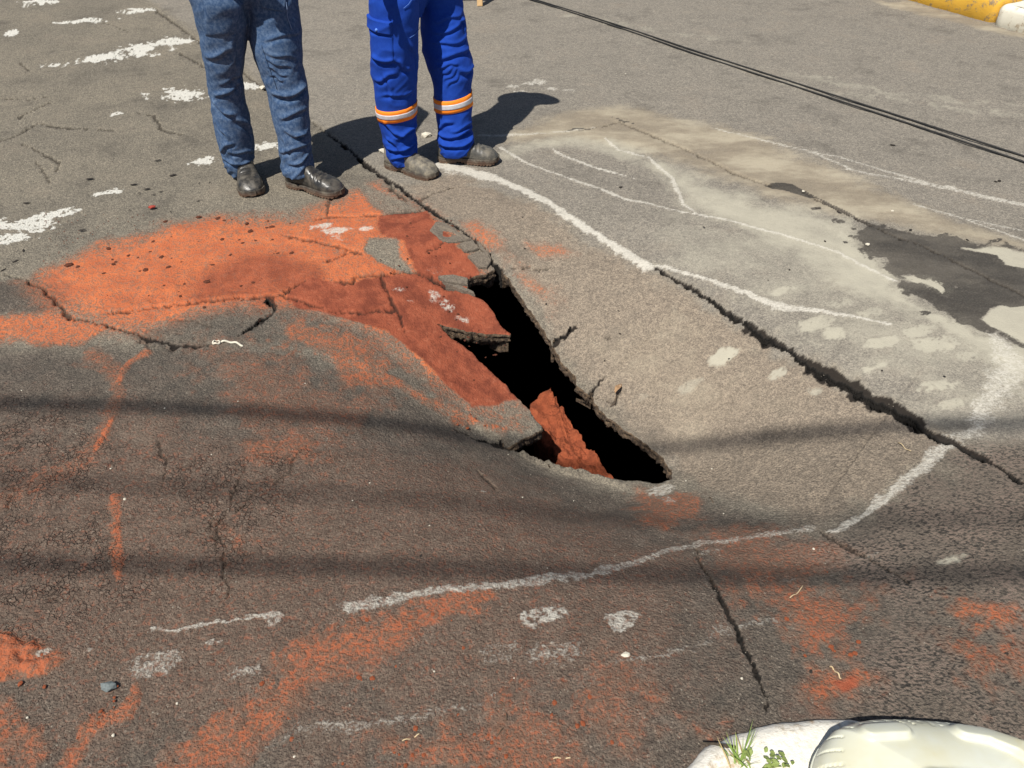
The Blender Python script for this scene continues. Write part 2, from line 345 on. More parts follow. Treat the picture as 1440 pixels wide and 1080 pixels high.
line(white, [(1400,475),(1425,510),(1405,550),(1375,590),(1345,614)], [30,50,44,36,24], .8, .02, .45, .66)
line(white, [(1332,624),(1300,652),(1250,690),(1215,720),(1180,745),(1160,747)], [16,19,20,17,12,4], .55, .008, .4, .8)
line(white, [(1142,741),(1060,755),(990,765),(940,776),(900,791),(850,802)], [12,13,12,11,10,14], .5, .006, .4, .6); line(white, [(850,802),(800,812),(750,820),(650,830),(560,840),(490,857)], [19,19,16,15,20,26], .5, .01, .5, .68)
line(white, [(1090,872),(1030,886),(980,908),(930,922),(870,930)], [12,18,18,13,8], .8, .012, .6, .42); line(white, [(700,985),(620,1002),(560,1018),(500,1028),(420,1030),(370,1055)], [8,12,14,20,18,8], .8, .012, .6, .42)
line(white, [(205,888),(260,882),(310,872),(360,871),(393,874)], [10,13,10,11,12], .5, .012, .6, .72)
for (a, b, c, e, v) in ((215,935,30,18,.45),(335,947,36,13,.45),(768,867,34,14,.7),(882,871,30,16,.66),(700,917,34,14,.32),(790,918,50,16,.38),(125,915,12,6,.5),(128,903,16,5,.4),(65,917,14,8,.55),(925,690,22,7,.6),(945,705,16,8,.4),(300,903,10,4,.5),(425,215,9,3,.6),(1225,780,22,5,.3),(1000,775,18,4,.3),(1110,815,14,4,.3),(680,690,8,3,.3),(475,325,22,7,.9),(455,318,16,5,.8),(475,335,10,10,.5),(515,322,14,4,.8),(612,415,16,12,.6),(628,430,18,14,.65),(648,450,14,10,.6),(560,408,14,5,.5),(575,425,12,4,.5),(615,380,16,8,.2)): blob(white, a, b, c, e, min(1, v*1.25), .25, .9, 0.)
for (a, b, c, e) in ((75,92,18,5),(145,82,32,6),(195,70,34,8),(240,60,30,7),(265,58,8,4),(120,29,34,4),(195,15,18,5),(60,3,30,4),(258,133,44,9),(345,122,22,5),(285,226,18,6),(150,270,26,5),(30,318,46,13),(75,303,30,12),(15,335,30,7),(165,160,8,3),(375,203,22,5),(360,205,8,4),(14,46,10,4)): blob(paint, a, b, c, e, .9, .12, 1.2)
for (a, b, c, e) in ((745,118,10,3),(775,125,14,3),(800,128,12,3),(730,130,16,2),(760,115,8,5),(720,123,10,3)): blob(white, a, b, c, e, .75, .1, .9)
# -- water
poly(wet, [(1204,322),(1227,310),(1241,312),(1277,324),(1312,332),(1350,337),(1382,342),(1414,346),(1440,351),(1560,372),(1700,500),(1440,486),(1414,476),(1352,454),(1312,431),(1262,405),(1259,394),(1298,401),(1326,415),(1342,409),(1312,391),(1266,388),(1241,370),(1206,345)], .045, .05, 1., .9)
for (a, b, c_, e) in ((1195,332,8,3),(1188,340,5,2),(1250,376,8,3),(1300,440,10,3),(1225,362,6,2),(1330,330,14,3),(1400,338,16,3),(1180,312,10,3)): blob(wet, a, b, c_, e, .8, .2, 1.)
cut(wet, [(1352,350),(1395,346),(1450,356),(1450,378),(1414,372),(1402,360)], .02, .03); cut(wet, [(1402,431),(1440,428),(1500,440),(1500,500),(1440,482),(1416,470),(1380,449)], .02, .03); cut(wet, [(1228,362),(1248,360),(1250,368),(1236,368)], .01, .006)
poly(wet, [(1072,260),(1092,256),(1118,260),(1132,270),(1150,278),(1140,280),(1110,270),(1085,266)], .012, .012, .9); poly(wet, [(1138,293),(1155,291),(1156,296),(1142,297)], .01, .006, .7); line(wet, [(1130,268),(1170,290),(1205,308),(1235,320)], [5,7,6,8], .5, .006, .4, .75); line(wet, [(795,184),(815,181),(832,181)], [4,6,3], .5, .01, .5, .7); line(wet, [(860,166),(880,172),(895,175)], [3,7,3], .5, .01, .5, .8)
# -- cracks: (points, widths in photo pixels, depth in metres)
CR = [([(922,376),(945,390),(972,405),(1000,425),(1030,445),(1080,478),(1110,490)], [3,4,5,6,9,11,8], .05),
 ([(1100,488),(1130,508),(1150,520),(1200,548),(1250,572),(1290,596),(1300,603)], [5,10,14,16,14,14,8], .08), ([(1295,602),(1335,617),(1380,640),(1450,684)], [7,6,6,6], .035),
 ([(706,382),(692,368),(678,346),(655,330),(622,306),(600,292),(580,280),(560,262),(545,252),(520,235),(490,210),(465,192)], [5,4,4,3,5,6,5,6,4,5,4,3], .03), ([(465,192),(430,165),(395,140),(365,120),(340,100)], [3,2.5,2,2,2], .012),
 ([(217,13),(260,43),(287,63)], [3,3,2.5], .012), ([(250,72),(287,93)], [2.5,2.5], .01), ([(592,282),(610,272),(640,262)], [3,2,1.5], .008), ([(592,282),(594,290),(590,296)], [3,3,2], .01), ([(545,252),(552,268),(572,282)], [4,4,4], .015),
 ([(147,442),(187,438),(233,431),(283,427),(333,423),(387,418),(400,416),(410,407),(430,395)], [4,4,3,3,3,3,4,3,2.5], .012), ([(383,419),(388,433),(377,445),(363,458),(336,472)], [4,5,5,4,2], .025),
 ([(0,386),(33,393),(63,407),(80,423),(97,442),(110,446)], [2,3,3.5,3.5,3.5,3], .014), ([(97,444),(143,454),(187,467),(217,477),(247,484),(290,486)], [3,3,3,6,7,3.5], .016),
 ([(437,310),(465,306),(500,305),(530,304),(560,299),(592,298)], [3,3,3,3,4,3], .012), ([(466,277),(460,292),(460,305)], [2.5,2.5,2.5], .01), ([(400,332),(437,341),(487,352),(510,357)], [3,3,3,3], .01), ([(462,371),(490,357),(510,356)], [3,3,2], .01),
 ([(495,397),(500,388),(537,385),(585,382),(607,390),(625,400),(655,408)], [3,3,3,3,5,5,4], .02), ([(537,390),(547,415),(560,437),(567,465)], [3,3,4,2.5], .012), ([(400,419),(460,435),(510,442),(560,437)], [3,3,3.5,4], .014), ([(475,397),(495,398)], [3,3], .01),
 ([(778,486),(786,478),(798,470),(811,459)], [7,5,4,2.5], .03), ([(831,556),(834,548),(840,540),(846,530)], [6,4,4,4], .03), ([(716,378),(740,376),(773,377)], [3,2.5,2], .012), ([(842,560),(862,566),(868,553),(872,545)], [2,3,2,2], .01),
 ([(980,775),(990,800),(1005,825)], [2,3,4], .012), ([(1005,825),(1012,840),(1022,855),(1035,880),(1045,905),(1055,935),(1070,965),(1076,1000)], [5,6,4,6,5,6,5,4], .03),
 ([(707,629),(690,622),(670,618),(640,606)], [7,6,5,2], .03),
 ([(0,197),(30,187),(53,172),(80,178),(117,182),(160,184)], [2.5,2.5,2.5,3,2.5,2], .008), ([(27,167),(32,160),(70,143)], [3,3,2], .008), ([(0,138),(40,139),(68,135)], [2.5,2.5,2.5], .008), ([(30,202),(50,210),(82,227),(77,240)], [2.5,2.5,3,3], .008), ([(48,225),(58,240),(70,255)], [2,2.5,2], .006), ([(193,160),(217,163),(227,182),(257,190)], [2.5,3,3,2], .008), ([(28,88),(42,100)], [2,2], .006), ([(130,25),(180,45)], [1.6,1.6], .005),
 ([(345,655),(330,690),(318,715),(305,742),(303,770)], [1.6,2,2,2.4,1.5], .006), ([(360,690),(345,708),(330,722)], [1.4,1.6,1.4], .005), ([(303,745),(318,780),(318,815),(322,840)], [1.6,1.8,2,1.3], .006), ([(300,720),(296,745),(303,760)], [1.5,1.6,1.5], .005), ([(420,640),(405,665),(385,680)], [1.5,1.6,1.5], .005), ([(20,690),(10,725)], [1.5,1.5], .005), ([(670,660),(690,678),(700,690)], [2,3,2], .008),
 ([(1155,748),(1200,772),(1240,795),(1280,820)], [4,3,3,2], .01), ([(870,172),(900,183),(950,203),(1000,226),(1050,249),(1085,262)], [2.5,2.5,2.5,3,3,3], .012), ([(1130,270),(1180,297),(1220,316),(1260,333),(1310,352),(1370,382),(1450,420)], [3,4,4,3,2.5,3,3], .010), ([(815,183),(845,179),(870,173)], [2,2,2], .008),
 ([(300,460),(270,452),(240,447)], [2,2,2], .006), ([(625,338),(612,350),(600,352)], [2,3,2], .006), ([(225,620),(235,650),(228,690)],[2,2,2],.005), ([(840,470),(860,476)],[2,1.5],.004)]
dz = new(); gap = new()
for pts, ws, dep in CR:
    if dep >= .024 and max(ws) > 4.5:
        gap = np.maximum(gap, line(new(), pts, [w*.74+.2 for w in ws], .2, .016, .9, fine=.006)); dep = .006
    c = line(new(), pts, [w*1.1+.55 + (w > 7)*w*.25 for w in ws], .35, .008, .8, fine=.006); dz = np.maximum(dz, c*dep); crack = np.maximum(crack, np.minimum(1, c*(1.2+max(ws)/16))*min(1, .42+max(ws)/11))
# crumbling edges where the orange sheet has broken
crumb = line(new(), [(205,472),(247,484),(290,487)], [14,26,12], .8, .02, .8, .9); dz = np.maximum(dz, crumb*.02*N3); dark = np.maximum(dark, crumb)
# -- heights
Z = road_z(X, Y)
near = sstep(30, 9, np.hypot(X, Y))
Z += near*((N1-.5)*.02 + (N2-.5)*.006) + np.clip(red, 0, 1)*(.003+.004*N3) + .0015*white
Z += sstep(.5, 1, red)*poly(new(), [(-100,895),(0,902),(50,918),(78,935),(60,955),(0,968),(-100,980)], .05, .03)*(.003+.016*N2)
Z += .006*line(new(), [(147,438),(233,427),(333,419),(400,413)], [16,16,16,16], .9, .01, .4)
Z -= dz*(.75+.5*N3)
Z[~np.isfinite(Z)] = 0

# -- faces, hole, broken rim
idx = np.arange(NR*NC).reshape(NR, NC)
Fq = np.stack([idx[:-1, :-1], idx[:-1, 1:], idx[1:, 1:], idx[1:, :-1]], -1).reshape(-1, 4)
cx = X[Fq].mean(1); cy = Y[Fq].mean(1)
cand = np.nonzero((cx > HOLE[:, 0].min()) & (cx < HOLE[:, 0].max()) & (cy > HOLE[:, 1].min()) & (cy < HOLE[:, 1].max()))[0]
kill = cand[inside(cx[cand], cy[cand], HOLE)]
kill = np.unique(np.concatenate([kill, np.nonzero(gap[Fq].mean(1) > .5)[0]]))
keep = np.ones(len(Fq), bool); keep[kill] = False
E = {}
for f in Fq[kill]:
    for a, b in ((0, 1), (1, 2), (2, 3), (3, 0)):
        k = (int(f[a]), int(f[b])); E[k] = 1
rim = [(a, b) for (a, b) in E if (b, a) not in E]                    # edges between hole and road
bv = sorted({v for e in rim for v in e}); bidx = {v: i for i, v in enumerate(bv)}
bx = X[bv]; by = Y[bv]; bz = Z[bv]; is_gap = ~((seg_dist(bx, by, HOLE, True)[0] < .014))
# outward (into the ground) direction at each rim vertex
nx = np.zeros(len(bv)); ny = np.zeros(len(bv))
for a, b in rim:
    ex, ey = X[b]-X[a], Y[b]-Y[a]
    for v in (a, b): nx[bidx[v]] += ey; ny[bidx[v]] -= ex
ln = np.maximum(np.hypot(nx, ny), 1e-9); nx /= ln; ny /= ln
for _ in range(3):
    nnx = nx.copy(); nny = ny.copy()
    for a, b in rim:
        i, j = bidx[a], bidx[b]; nnx[i] += nx[j]; nnx[j] += nx[i]; nny[i] += ny[j]; nny[j] += ny[i]
    ln = np.maximum(np.hypot(nnx, nny), 1e-9); nx = nnx/ln; ny = nny/ln
lim = np.full(len(bv), .30)                                         # how far the underside may run before it meets the hole again
for o_ in np.arange(.30, .008, -.008):
    lim[inside(bx+nx*o_, by+ny*o_, HOLE)] = o_*.42
for _ in range(3):
    l2 = lim.copy()
    for a, b in rim:
        i, j = bidx[a], bidx[b]; l2[i] = min(l2[i], lim[j]); l2[j] = min(l2[j], lim[i])
    lim = l2
lim[is_gap] = .0015
rings = [(.008, -.003, .006), (.018, .004, .010), (.028, -.004, .012), (.040, .004, .014), (.052, .010, .016), (.066, .03, .02), (.085, .09, .02), (.10, .25, .01)]
RV = []; base = len(X)
for k, (dzz, off, na) in enumerate(rings):
    w = (fbm(bx*60+k*3.1, by*60+k*5, 3, 90+k)-.5)*2*na
    ow = np.minimum(off+w*np.where(is_gap, .25, 1), lim)
    RV.append(np.stack([bx+nx*ow, by+ny*ow, bz-dzz*(.8+.4*fbm(bx*12, by*12, 2, 8))*np.where(is_gap, .9, 1)], -1))
nb = len(bv); WF = []; WM = []
for a, b in rim:
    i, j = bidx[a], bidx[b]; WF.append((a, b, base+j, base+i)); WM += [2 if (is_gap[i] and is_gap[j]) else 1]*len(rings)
    for k in range(len(rings)-1): WF.append((base+k*nb+i, base+k*nb+j, base+(k+1)*nb+j, base+(k+1)*nb+i))
V = np.concatenate([np.stack([X, Y, Z], -1)] + RV); F = np.concatenate([Fq[keep], np.array(WF)])
NW = len(WF)
road_me = bpy.data.meshes.new('road')
used = np.zeros(len(V), bool); used[F.ravel()] = True; newi = np.cumsum(used)-1
road_me = mesh_np('road', V[used], newi[F])
def put_attr(me, name, base_vals, wall):
    full = np.concatenate([base_vals, np.full(len(rings)*nb, wall)])[used]
    a = me.attributes.new(name, 'FLOAT', 'POINT'); a.data.foreach_set('value', full.astype(np.float32))
red = np.clip(red, 0, 1)
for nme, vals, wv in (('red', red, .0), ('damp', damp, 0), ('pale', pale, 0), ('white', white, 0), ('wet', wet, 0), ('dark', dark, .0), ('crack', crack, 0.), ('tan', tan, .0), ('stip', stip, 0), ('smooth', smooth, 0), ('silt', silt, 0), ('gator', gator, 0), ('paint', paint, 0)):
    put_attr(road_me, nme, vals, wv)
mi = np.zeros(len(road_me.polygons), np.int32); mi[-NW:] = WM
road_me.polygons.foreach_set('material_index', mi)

t = NT('asphalt_mat'); A = t.attr
g1 = t.noise(150, 4, .62); g2 = t.noise(420, 2, .6); vo = t.voro(260, 'F1', 'Color'); vd = t.voro(190, 'F1', 'Distance'); big = t.noise(1.6, 4, .55); mid = t.noise(14, 5, .6); pit = t.noise(75, 4, .6)
sepn = t.n.new('ShaderNodeSeparateColor'); t.l.new(vo, sepn.inputs[0]); stone = sepn.outputs[0]
smoothA = A('smooth'); darkA = A('dark')
# relief of the aggregate, coarser where the road is old
h_coarse = t.math('ADD', t.math('MULTIPLY', pit, .75), t.math('MULTIPLY', g1, .55)); h_fine = t.math('ADD', t.math('MULTIPLY', g1, .55), t.math('MULTIPLY', g2, .3))
relief = t.math('ADD', h_coarse, t.math('MULTIPLY', t.math('SUBTRACT', 1.0, t.math('MULTIPLY', vd, 120.0), clamp=True), .12))
void = t.remap(h_coarse, .78, .50)                                    # 1 in the voids between stones
crest = t.remap(h_coarse, .58, .80)
c = t.mix(t.remap(big, .3, .7), (.238, .212, .168), (.198, .178, .144))
c = t.mix(A('tan'), c, (.228, .190, .149)); c = t.mix(t.math('MULTIPLY', smoothA, t.math('SUBTRACT', 1., A('tan'))), c, t.mix(big, (.235, .213, .180), (.200, .184, .158)))
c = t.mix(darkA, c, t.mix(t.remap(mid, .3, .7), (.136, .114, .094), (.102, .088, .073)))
c = t.mix(1.0, c, t.mix(stone, (.62, .62, .63), (1.36, 1.34, 1.30)), 'MULTIPLY')      # individual stones
c = t.mix(t.math('MULTIPLY', t.remap(stone, .972, .988), .28), c, (.36, .32, .26))        # light chips
c = t.mix(t.math('MULTIPLY', t.remap(g2, .64, .72), .5), c, (.05, .045, .04))
c = t.mix(t.math('MULTIPLY', t.remap(mid, .52, .74), .25), c, (.11, .10, .085))
vo2 = t.n.new('ShaderNodeSeparateColor'); t.l.new(t.voro(85, 'F1', 'Color'), vo2.inputs[0]); c = t.mix(.8, c, t.mix(vo2.outputs[0], (.80, .80, .80), (1.18, 1.17, 1.15)), 'MULTIPLY')
oil = t.noise(3.2, 6, .7); c = t.mix(t.math('MULTIPLY', t.remap(oil, .52, .70), .42), c, (.075, .066, .056)); c = t.mix(t.math('MULTIPLY', t.remap(oil, .46, .30), .30), c, (.26, .215, .165))
warp = t.n.new('ShaderNodeVectorMath'); warp.operation = 'MULTIPLY_ADD'; t.l.new(t.noise(30, 3, .6, None, True), warp.inputs[0]); warp.inputs[1].default_value = (.03, .03, .03); t.l.new(t.pos, warp.inputs[2])
ve = t.voro(62, 'DISTANCE_TO_EDGE', 'Distance', warp.outputs[0]); gat = t.math('MULTIPLY', t.math('MULTIPLY', t.remap(ve, .10, .0), t.remap(t.noise(17, 4, .6), .40, .60)), A('gator'))
c = t.mix(t.math('MULTIPLY', gat, .5), c, (.03, .026, .022)); relief = t.math('SUBTRACT', relief, t.math('MULTIPLY', gat, .8))
# stippled corner: pale mud left between dark stones
elong = t.noise(95, 2, .5, t.map(t.pos, (1, 1.7, 1), (0, 0, .35)))
stp = t.math('MULTIPLY', A('stip'), t.remap(elong, .44, .58)); c = t.mix(stp, c, t.mix(t.remap(t.noise(5, 3), .35, .65), (.21, .160, .128), (.15, .125, .10)))
c = t.mix(t.math('MULTIPLY', A('stip'), t.math('MULTIPLY', t.remap(elong, .46, .36), t.remap(oil, .35, .6, .25, 1.))), c, (.040, .035, .031))
# silt, pale dust, paint
nz = t.math('SUBTRACT', t.math('ADD', t.math('MULTIPLY', t.noise(24, 5, .65), .45), t.math('MULTIPLY', g1, .55)), .5)
def layer(mask, noise_amt, lo, hi, extra=None):
    v = t.math('ADD', mask, t.math('MULTIPLY', nz, noise_amt))
    if extra is not None: v = t.math('ADD', v, extra)
    return t.math('MULTIPLY', t.remap(v, lo, hi), t.remap(mask, .0, .12))
streak = t.math('SUBTRACT', t.noise(2.6, 7, .66, t.map(t.pos, (1, 1.9, 1), (0, 0, .55))), .5)
siltf = layer(A('silt'), .6, .02, 1.15, t.math('MULTIPLY', streak, 1.3)); c = t.mix(t.math('MULTIPLY', siltf, .9), c, t.mix(t.remap(streak, -.12, .16), (.25, .205, .145), (.40, .35, .26)))
palef = layer(A('pale'), .7, .05, .95, t.math('MULTIPLY', streak, .9)); c = t.mix(t.math('MULTIPLY', palef, .92), c, t.mix(mid, (.47, .44, .345), (.36, .335, .27)))
# orange dust: sits in the voids first
voidx = t.math('MULTIPLY', t.math('SUBTRACT', void, .5), .75)
redf = layer(A('red'), 1.6, .32, 1.15, voidx)
orange = t.mix(t.remap(t.noise(9, 5, .6), .3, .7), (.60, .170, .062), (.47, .122, .048)); orange = t.mix(t.math('MULTIPLY', t.remap(g1, .45, .65), .3), orange, (.33, .085, .035))
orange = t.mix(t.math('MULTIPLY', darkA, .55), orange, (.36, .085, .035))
thin = t.math('MULTIPLY', t.remap(A('red'), .02, .7), .50); c = t.mix(thin, c, (.27, .12, .065)); c = t.mix(t.math('MULTIPLY', redf, t.math('SUBTRACT', .96, t.math('MULTIPLY', darkA, .22))), c, orange)
dampn = t.math('ADD', A('damp'), t.math('MULTIPLY', nz, .35)); dampf = t.math('MULTIPLY', t.remap(dampn, .2, .85), t.remap(A('damp'), 0, .1))
c = t.mix(dampf, c, t.mix(t.remap(t.noise(11, 7, .7), .40, .62), t.mix(t.remap(t.noise(60, 4, .7), .5, .7), (.300, .080, .040), (.36, .115, .062)), (.185, .048, .026)))
fleck = t.math('SUBTRACT', t.noise(45, 4, .65, t.map(t.pos, (1, 2.6, 1), (0, 0, .12))), .5)
whn = t.math('ADD', A('white'), t.math('ADD', t.math('MULTIPLY', fleck, .9), t.math('ADD', t.math('MULTIPLY', nz, .7), t.math('MULTIPLY', t.math('SUBTRACT', crest, .5), .25))))
whf = t.math('MULTIPLY', t.remap(whn, .22, 1.05), t.remap(A('white'), .03, .3)); c = t.mix(t.math('MULTIPLY', whf, .88), c, t.mix(mid, (.63, .60, .52), (.51, .48, .42)))
ptn = t.math('ADD', A('paint'), t.math('ADD', t.math('MULTIPLY', fleck, 2.2), t.math('MULTIPLY', nz, .8)))
ptf = t.math('MULTIPLY', t.remap(ptn, .42, .62), t.remap(A('paint'), .05, .25)); c = t.mix(t.math('MULTIPLY', ptf, .95), c, (.70, .68, .61))
wetf = t.math('MULTIPLY', t.remap(t.math('ADD', A('wet'), t.math('ADD', t.math('MULTIPLY', nz, 1.2), t.math('MULTIPLY', streak, .7))), .30, .66), t.remap(A('wet'), 0, .1)); c = t.mix(t.math('MULTIPLY', wetf, t.remap(g1, .25, .6, .72, .97)), c, t.mix(t.remap(streak, -.12, .12), (.048, .042, .035), (.098, .086, .070)))
c = t.mix(t.math('MULTIPLY', t.remap(A('crack'), .15, .95, smooth=False), .97), c, (.018, .014, .011))  # dark dirt in the cracks, with their shade painted in as near-black
rough = t.mix(wetf, (.93, .93, .93), (.55, .55, .55))
cover = t.math('MAXIMUM', redf, t.math('MAXIMUM', dampf, t.math('MULTIPLY', palef, .8)))
bs = t.math('MULTIPLY', t.math('SUBTRACT', 1., t.math('MULTIPLY', smoothA, .62)), t.math('SUBTRACT', 1., t.math('MULTIPLY', cover, .40)))
nrm = t.bump(relief, t.math('MULTIPLY', bs, 1.0), .0105)
nrm = t.bump(t.noise(320, 3, .6), .35, .0015, nrm)
asphalt = t.fin(c, rough, nrm); t.b.inputs['Specular IOR Level'].default_value = .25

t = NT('broken_asphalt_mat'); n1 = t.noise(60, 5, .65); n2 = t.voro(110, 'F1', 'Color'); s2 = t.n.new('ShaderNodeSeparateColor'); t.l.new(n2, s2.inputs[0])
c = t.mix(t.remap(n1, .35, .65), (.16, .115, .075), (.07, .052, .04)); c = t.mix(1., c, t.mix(s2.outputs[0], (.6, .6, .6), (1.4, 1.35, 1.3)), 'MULTIPLY')
broken = t.fin(c, .95, t.bump(t.math('ADD', n1, t.noise(190, 3)), .9, .008))
t = NT('soil_mat'); n1 = t.noise(30, 6, .65); c = t.mix(t.remap(n1, .35, .65), (.40, .105, .045), (.27, .068, .03)); soil = t.fin(c, .97, t.bump(t.math('ADD', n1, t.noise(140, 4, .65)), .9, .012))
t = NT('soil_shade_mat'); n1 = t.noise(12, 6, .65); c = t.mix(n1, (.022, .009, .006), (.012, .006, .004)); deep = t.fin(c, 1., t.bump(n1, .9, .03)); t.b.inputs['Specular IOR Level'].default_value = 0  # soil blackened so the cavity looks unlit: its shade is in the colour

crack_shade = simple('crack_shade_mat', (.022, .019, .016), (.010, .009, .008), 60, .95, 150, .8, .005, obj=False)  # walls of the open cracks: shade painted as a near-black colour
road = link_mesh('road', road_me, [asphalt, broken, crack_shade]); tag(road, kind='structure')

# loose grey flakes of asphalt along the crack: pieces of the road
def flake(pts, lift, thick=.035, name='asphalt_chunk', mat=None, seed=0, tilt=0.):
    P = refine(GP(pts), .012, .004, seed+60); c = P.mean(0); V = []; n = len(P)
    zt = float(road_z(*c)) + lift
    for lev, (sc, zz) in enumerate(((.93, 0), (.985, -.004), (1.0, -thick))):
        for q in P:
            w = c+(q-c)*sc; V.append((w[0], w[1], float(road_z(*w))+lift+zz + tilt*(w[0]-c[0])))
    F = [(l*n+i, l*n+(i+1) % n, (l+1)*n+(i+1) % n, (l+1)*n+i) for l in range(2) for i in range(n)] + [tuple(range(n))[::-1]]
    me = mesh_py(name, V, F); bm = bmesh.new(); bm.from_mesh(me); bmesh.ops.recalc_face_normals(bm, faces=bm.faces); bm.to_mesh(me); bm.free()
    return link_mesh(name, me, mat, road, smooth=False)
t = NT('chunk_mat'); n1 = t.noise(130, 5, .65); v1 = t.voro(230, 'F1', 'Color'); s1 = t.n.new('ShaderNodeSeparateColor'); t.l.new(v1, s1.inputs[0])
c = t.mix(s1.outputs[0], (.12, .10, .08), (.21, .175, .135)); chunk_mat = t.fin(c, .95, t.bump(n1, .9, .006))
def z6(L): return [(400+a/4, 240+b/4) for a, b in L]
for i, (L, lf) in enumerate((([(815,345),(850,297),(905,305),(975,355),(1058,398),(1000,408),(920,416),(870,392)], .012), ([(985,425),(1060,402),(1095,450),(1060,463),(1010,468)], .014), ([(1030,495),(1090,470),(1140,475),(1163,520),(1140,558),(1095,558)], .016),
    ([(865,608),(950,600),(1033,618),(1033,655),(985,650),(910,637)], .014), ([(905,650),(990,662),(1068,700),(1074,712),(1000,690)], .016), ([(1080,405),(1105,430),(1150,480),(1168,520),(1150,490),(1100,450)], .012))):
    flake(z6(L), lf*1.0, .035, mat=chunk_mat, seed=i)

# ------------------------------------------------------------------ the cavity under the road
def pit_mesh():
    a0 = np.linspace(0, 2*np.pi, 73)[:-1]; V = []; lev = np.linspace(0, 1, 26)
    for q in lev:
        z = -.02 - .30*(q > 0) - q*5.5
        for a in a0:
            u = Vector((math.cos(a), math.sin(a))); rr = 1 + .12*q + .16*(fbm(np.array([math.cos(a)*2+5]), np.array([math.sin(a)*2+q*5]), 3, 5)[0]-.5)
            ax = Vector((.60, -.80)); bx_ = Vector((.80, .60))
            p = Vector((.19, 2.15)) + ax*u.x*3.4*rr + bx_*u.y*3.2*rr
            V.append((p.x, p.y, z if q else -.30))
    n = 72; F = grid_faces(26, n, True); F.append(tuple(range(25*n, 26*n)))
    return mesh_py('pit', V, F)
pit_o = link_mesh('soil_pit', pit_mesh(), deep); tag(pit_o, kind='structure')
# sunlit ridge of red soil in the cavity: top outline is seen through the gap
def ridge():
    RZ = -.60
    top = [(744,566),(758,552),(773,546),(790,574),(812,606),(836,638),(864,676),(890,715),(850,730),(815,672),(790,650),(764,622),(748,596)]
    P = np.array([G(a, b, RZ)[:2] for a, b in top]); P = refine(P, .012, .012, 5); n = len(P); c = P.mean(0); V = []
    lv = [(0.0, .0)] + [(q, .0) for q in np.linspace(.06, .97, 26)] + [(1.0, -.012), (.99, -.04), (.93, -.12), (.80, -.3), (.6, -1.2)]
    for sc, zz in lv[1:]:
        W_ = c+(P-c)*sc
        w = (fbm(W_[:, 0]*20, W_[:, 1]*20, 6, 3)-.5)*.085
        for q, b in zip(W_, w): V.append((q[0], q[1], RZ+zz+b*(1 if zz > -.1 else .5)))
    m = len(lv)-1; F = grid_faces(m, n, True); F.append(tuple(range(n))[::-1])
    return mesh_py('soil_ridge', V, F)
r_o = link_mesh('soil_ridge', ridge(), soil); tag(r_o, kind='structure')

# ------------------------------------------------------------------ cables
black_rubber = simple('black_rubber_mat', (.018, .018, .018), (.03, .029, .028), 30, .6, 200, .1, .0005)
old_steel = simple('cable_sheath_mat', (.02, .02, .02), (.035, .035, .035), 20, .7)
def ground_cable(pts, r, label, lift=0.):
    P = []
    for (a, b) in pts:
        g = G(a, b); P.append(g)
    Q = []
    for i in range(len(P)-1):
        for k in range(12):
            q = P[i].lerp(P[i+1], k/12); Q.append(q)
    Q.append(P[-1])
    # smooth the joints
    for _ in range(20): Q = [Q[0]] + [(Q[i-1]+Q[i]*2+Q[i+1])/4 for i in range(1, len(Q)-1)] + [Q[-1]]
    d0 = (Q[0]-Q[1]).normalized(); d1 = (Q[-1]-Q[-2]).normalized(); Q = [Q[0]+d0*6, Q[0]+d0*3] + Q + [Q[-1]+d1*1.5, Q[-1]+d1*4]
    Q = [Vector((q.x, q.y, float(road_z(q.x, q.y)) + r + lift + .003)) for q in Q]
    o = link_mesh('cable', tube_mesh('cable', Q, r, 10), black_rubber); return tag(o, label, 'cable', 'cables across the road')
ground_cable([(750,0),(870,37),(985,76),(1120,119),(1280,170),(1440,222)], .005, 'thin black cable lying across the upper right of the road, farther one of the pair')
ground_cable([(747,1),(870,40),(985,80.5),(1120,124),(1280,176.5),(1440,230)], .005, 'thin black cable lying across the upper right of the road, nearer one of the pair')

SH = Vector((-TO_SUN.x, -TO_SUN.y, 0))/TO_SUN.z                   # shadow offset per metre of height
def overhead(pa, pb, h, r, label):
    a = G(pa[0], pa[1], 0) ; b = G(pb[0], pb[1], 0); a = a - SH*h; b = b - SH*h; d = (b-a); d.z = 0
    ts = np.linspace(-(a.x+12)/d.x, (12-a.x)/d.x, 41)
    P = [Vector((a.x+d.x*s, a.y+d.y*s, h + .0012*(a.x+d.x*s)**2)) for s in ts]
    o = link_mesh('overhead_cable', tube_mesh('overhead_cable', P, r, 8), old_steel); tag(o, label, 'cable', 'cables between the poles'); return P[0], P[-1]
ends = [overhead((0,570), (1440,594), 7.0, .022, 'overhead cable bundle casting the darkest shadow across the hole'),
        overhead((300,690), (1000,712), 7.6, .011, 'thin overhead cable casting the faint middle shadow on the road'),
        overhead((0,796), (1250,803), 6.6, .017, 'overhead cable bundle casting the shadow nearest the viewer')]
pole_mat = simple('pole_mat', (.36, .34, .31), (.28, .26, .24), 12, .9)
for k, lab in ((0, 'grey utility pole left of the sunken road'), (1, 'grey utility pole right of the sunken road')):
    ys = [e[k].y for e in ends]; x = ends[0][k].x; y = sum(ys)/3
    r = empty('utility_pole', (x, y, 0)); tag(r, lab, 'pole')
    link_mesh('pole', tube_mesh('pole', [(0, 0, -.5), (0, 0, 4), (0, 0, 9)], [.16, .13, .10], 20), pole_mat, r)
    for e in ends:
        link_mesh('bracket', tube_mesh('bracket', [(0, 0, e[k].z), (0, e[k].y-y, e[k].z)], .03, 8), pole_mat, r)

